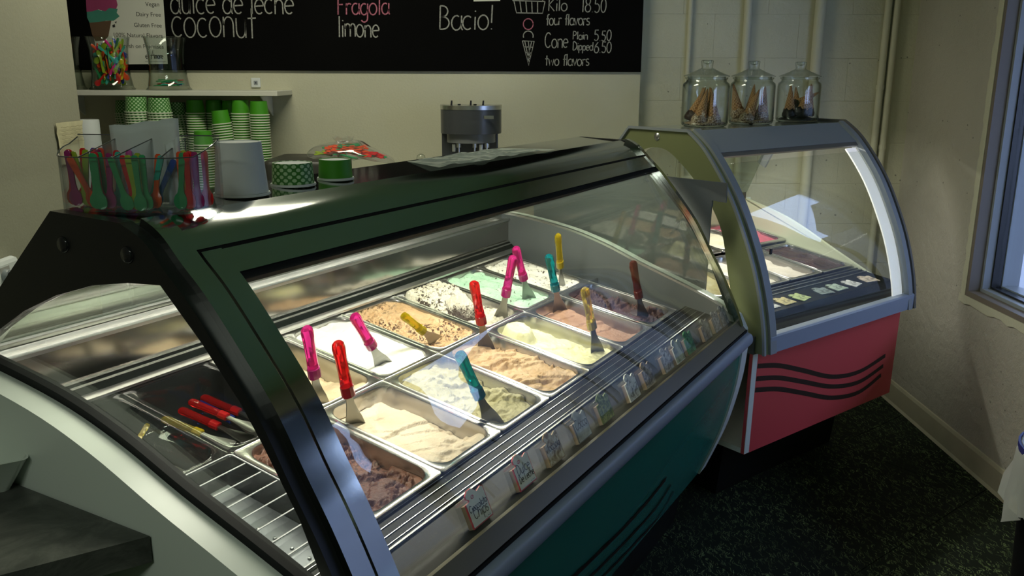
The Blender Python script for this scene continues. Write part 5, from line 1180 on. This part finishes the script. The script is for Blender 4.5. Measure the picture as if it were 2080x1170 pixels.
mb = MB(); mb.tube([(-RW, .0465, HB+.004), (RW, .0465, HB+.004)], .0011, 6); mb.tube([(x, y, z) for (x, y), z in zip(outl, hh)], .0010, 6); mb.build('top_edge', mat('smoky_acrylic_edge', (.10, .105, .11), .25), org)
for x0, x1 in ((-.075, -.052), (-.012, .012), (.062, .066)):
    y0 = -.050 if abs(x0) < .05 else -.036
    d = Vector((x1-x0, .0445-y0, 0)).normalized(); n_ = Vector((-d.y, d.x, 0))*.0014
    A, B = Vector((x0, y0, 0)), Vector((x1, .0445, 0))
    mb = MB(); prof = [A, B]
    vs = [mb.bm.verts.new(p) for p in (A-n_+Vector((0, 0, .004)), B-n_+Vector((0, 0, .004)), B-n_+Vector((0, 0, HB)), A-n_+Vector((0, 0, HF-.002)), A+n_+Vector((0, 0, .004)), B+n_+Vector((0, 0, .004)), B+n_+Vector((0, 0, HB)), A+n_+Vector((0, 0, HF-.002)))]
    for f in ((0, 1, 2, 3), (7, 6, 5, 4), (0, 4, 5, 1), (1, 5, 6, 2), (2, 6, 7, 3), (3, 7, 4, 0)): mb.bm.faces.new([vs[i] for i in f])
    dv = mb.build('divider', M_ACR, org)
    mb = MB(); mb.tube([A+Vector((0, 0, HF-.002)), B+Vector((0, 0, HB)), B+Vector((0, 0, .004))], .0011, 6); mb.build('divider_edge', mat('smoky_acrylic_edge', (.10, .105, .11), .25), dv)
OM = Matrix.Translation(oc) @ Matrix.Rotation(math.radians(-6), 4, 'Z')
rn = random.Random(11)
def ospoon(c, x, y, dx, dy, sc=1.0, z0=.006, face=(0, -1, .05), n_=''):
    p0 = Vector((x, y, z0)); zd = Vector((dx, dy, 1)).normalized()
    spoon(c, OM @ orient(p0, p0+zd, Vector(face), sc), c + ' plastic spoon standing in the acrylic organiser' + n_, 'spoons in the acrylic organiser')
for c, x, y, dx, dy in (('red', -.112, -.006, -.02, .05), ('purple', -.100, -.016, -.08, .0), ('orange', -.062, -.022, -.52, .05), ('lime', -.080, -.012, -.25, .02), ('red', -.108, .020, .0, .1), ('blue', -.094, .030, .05, .0), ('red', -.088, .012, .06, .1), ('orange', -.075, .034, -.05, .0), ('purple', -.066, .0, -.02, .08), ('lime', -.094, .0, .1, .0)): ospoon(c, x, y, dx, dy, .90)
for c, x, y, dx, dy in (('green', -.048, -.044, .0, .02), ('green', -.036, -.050, -.06, .0), ('purple', -.030, -.036, .06, .03), ('green', -.042, -.022, -.08, .0), ('red', -.050, -.028, -.04, .05), ('aqua', -.030, -.010, .08, .0), ('red', -.040, .010, .0, .05), ('magenta', -.028, .024, .02, .05)): ospoon(c, x, y, dx, dy, .88)
for c, x, y, dx, dy in (('green', .012, -.052, -.30, .02), ('red', .018, -.042, -.22, .06), ('lime', .024, -.046, -.12, .0), ('green', .034, -.056, -.04, .0), ('green', .040, -.048, -.06, .08), ('aqua', .030, -.020, .30, .02), ('blue', .030, -.010, .55, .0), ('orange', .042, -.028, .05, .2), ('lime', .012, -.020, .0, .08)): ospoon(c, x, y, dx, dy, .87)
for c, x, y, dx, dy in (('purple', .112, -.020, .0, .0), ('red', .100, -.026, .02, .0), ('orange', .084, -.018, .0, .05), ('red', .092, -.006, .05, .0), ('lime', .080, .004, .0, .04), ('green', .086, -.030, .1, .05), ('red', .116, .004, .0, .03)): ospoon(c, x, y, dx, dy, .90)
# white napkins standing behind
nk = thing('napkin', 'white paper napkins standing upright in the acrylic organiser', 'napkin', OM @ Vector((0, 0, .006)), math.radians(-6))
for k, (x0, x1, y, h0, h1) in enumerate(((-.062, .060, .038, .128, .140), (.052, .078, .0, .100, .112))):
    mb = MB(); V = []
    for j in range(9):
        V.append([mb.bm.verts.new((x0+(x1-x0)*i/12 - .02*(1-j/8)*(k == 0)*0, y + .003*math.sin(i*.9+j*.3), (h0+(h1-h0)*sm(0, 1, i/12) + .0012*math.sin(i*1.3))*j/8)) for i in range(13)])
    for j in range(8):
        for i in range(12): mb.bm.faces.new((V[j][i], V[j][i+1], V[j+1][i+1], V[j+1][i]))
    o = mb.build('paper_sheet', M_CUPW, nk, smooth=True, angle=2); so_ = o.modifiers.new('thick', 'SOLIDIFY'); so_.thickness = .0015

# ------------------------------------------------------------------ dark counter by the end panel, dish and bin
ZK = 0.90
A = on_z(383, 1047, ZK); d1 = (on_z(0, 1145, ZK) - A).normalized()
# corner held just clear of the end panel
Pn = L1(-.317, 0, 0); off = (A - Pn).dot(U1)
if off > -.002: A = A - U1*(off+.002)
lf = A + d1*((XL+.004-A.x)/d1.x); bk = A + V1*((XL+.004-A.x)/V1.x)
ct = thing('side_counter', 'dark slate-look counter butting against the white end panel', 'counter', (A.x, A.y, 0))
poly = [(0, 0), (bk.x-A.x, bk.y-A.y), (lf.x-A.x, lf.y-A.y)]
def slate():
    m, nt, b = _nt('slate_laminate'); co = coords(nt)
    n = N(nt, 'ShaderNodeTexNoise', Scale=7.0, Detail=9.0, Roughness=.7, Distortion=.8); nt.links.new(co, n.inputs['Vector'])
    nt.links.new(ramp(nt, n.outputs[0], [(.35, (.022, .025, .022)), (.5, (.06, .065, .058)), (.66, (.13, .135, .12))]), b.inputs['Base Color']); b.inputs['Roughness'].default_value = .4; return m
M_SLATE = slate()
mb = MB(); mb.prism(poly, ZK-.045, ZK, axis='z'); mb.build('worktop', M_SLATE, ct)
ins = -U1*.10 + V1*.03
mb = MB(); mb.prism([(-.16, -.03), (bk.x-A.x+.02, bk.y-A.y-.06), (lf.x-A.x+.02, lf.y-A.y+.12)], 0, ZK-.045, axis='z'); mb.build('cabinet', mat('dark_red_brown', (.012, .006, .005), .6), ct)
q = on_z(-62, 985, ZK)
ds = thing('square_dish', 'white square ceramic dish with flared sides on the dark counter', 'dish', (q.x, q.y, ZK), .55)
mb = MB(); mb.loops([rrect(a, a, r, 4, z) for a, r, z in ((.060, .010, 0), (.062, .010, .004), (.092, .012, .062), (.094, .012, .064), (.091, .012, .064), (.060, .010, .009), (.040, .008, .008))]); mb.build('dish_body', mat('white_ceramic', (.70, .76, .70), .2), ds, smooth=True, angle=.6)
bq = Vector((1.455, 1.96, 0))
bn = thing('waste_bin', 'tall black bin lined with a white plastic bag', 'bin', bq)
mb = MB(); mb.lathe([(.0001, 0), (.128, 0), (.134, .006), (.158, .66), (.166, .664), (.166, .684), (.156, .684), (.152, .66), (.126, .012), (.0001, .010)], 40); mb.build('bin_body', M_BLACK, bn, smooth=True, angle=.6)
mb = MB(); ls = []
for z, r, j in ((.62, .150, .0), (.69, .158, .001), (.692, .170, .001), (.67, .176, .003), (.62, .178, .006), (.57, .184, .010), (.515, .190, .016)):
    ls.append([Vector(((r+j*math.sin(i*1.7+z*31)+j*.6*math.sin(i*2.9))*math.cos(2*math.pi*i/60), (r+j*math.sin(i*1.7+z*31)+j*.6*math.sin(i*2.9))*math.sin(2*math.pi*i/60), z + (j*1.6*math.sin(i*.8+1) if z < .58 else 0))) for i in range(60)])
mb.loops(ls, False, False); mb.build('bag_liner', glass_mat('white_bag_film', (.7, .72, .72), .2, .06, haze=.62, hcol=(.62, .64, .62)), bn, smooth=True, angle=2)
mb = MB(); mb.lathe([(.170, .676), (.175, .676), (.175, .694), (.170, .694), (.170, .676)], 40); mb.build('retaining_ring', mat('blue_ring', (.03, .04, .22), .4), bn, smooth=True, angle=.9)
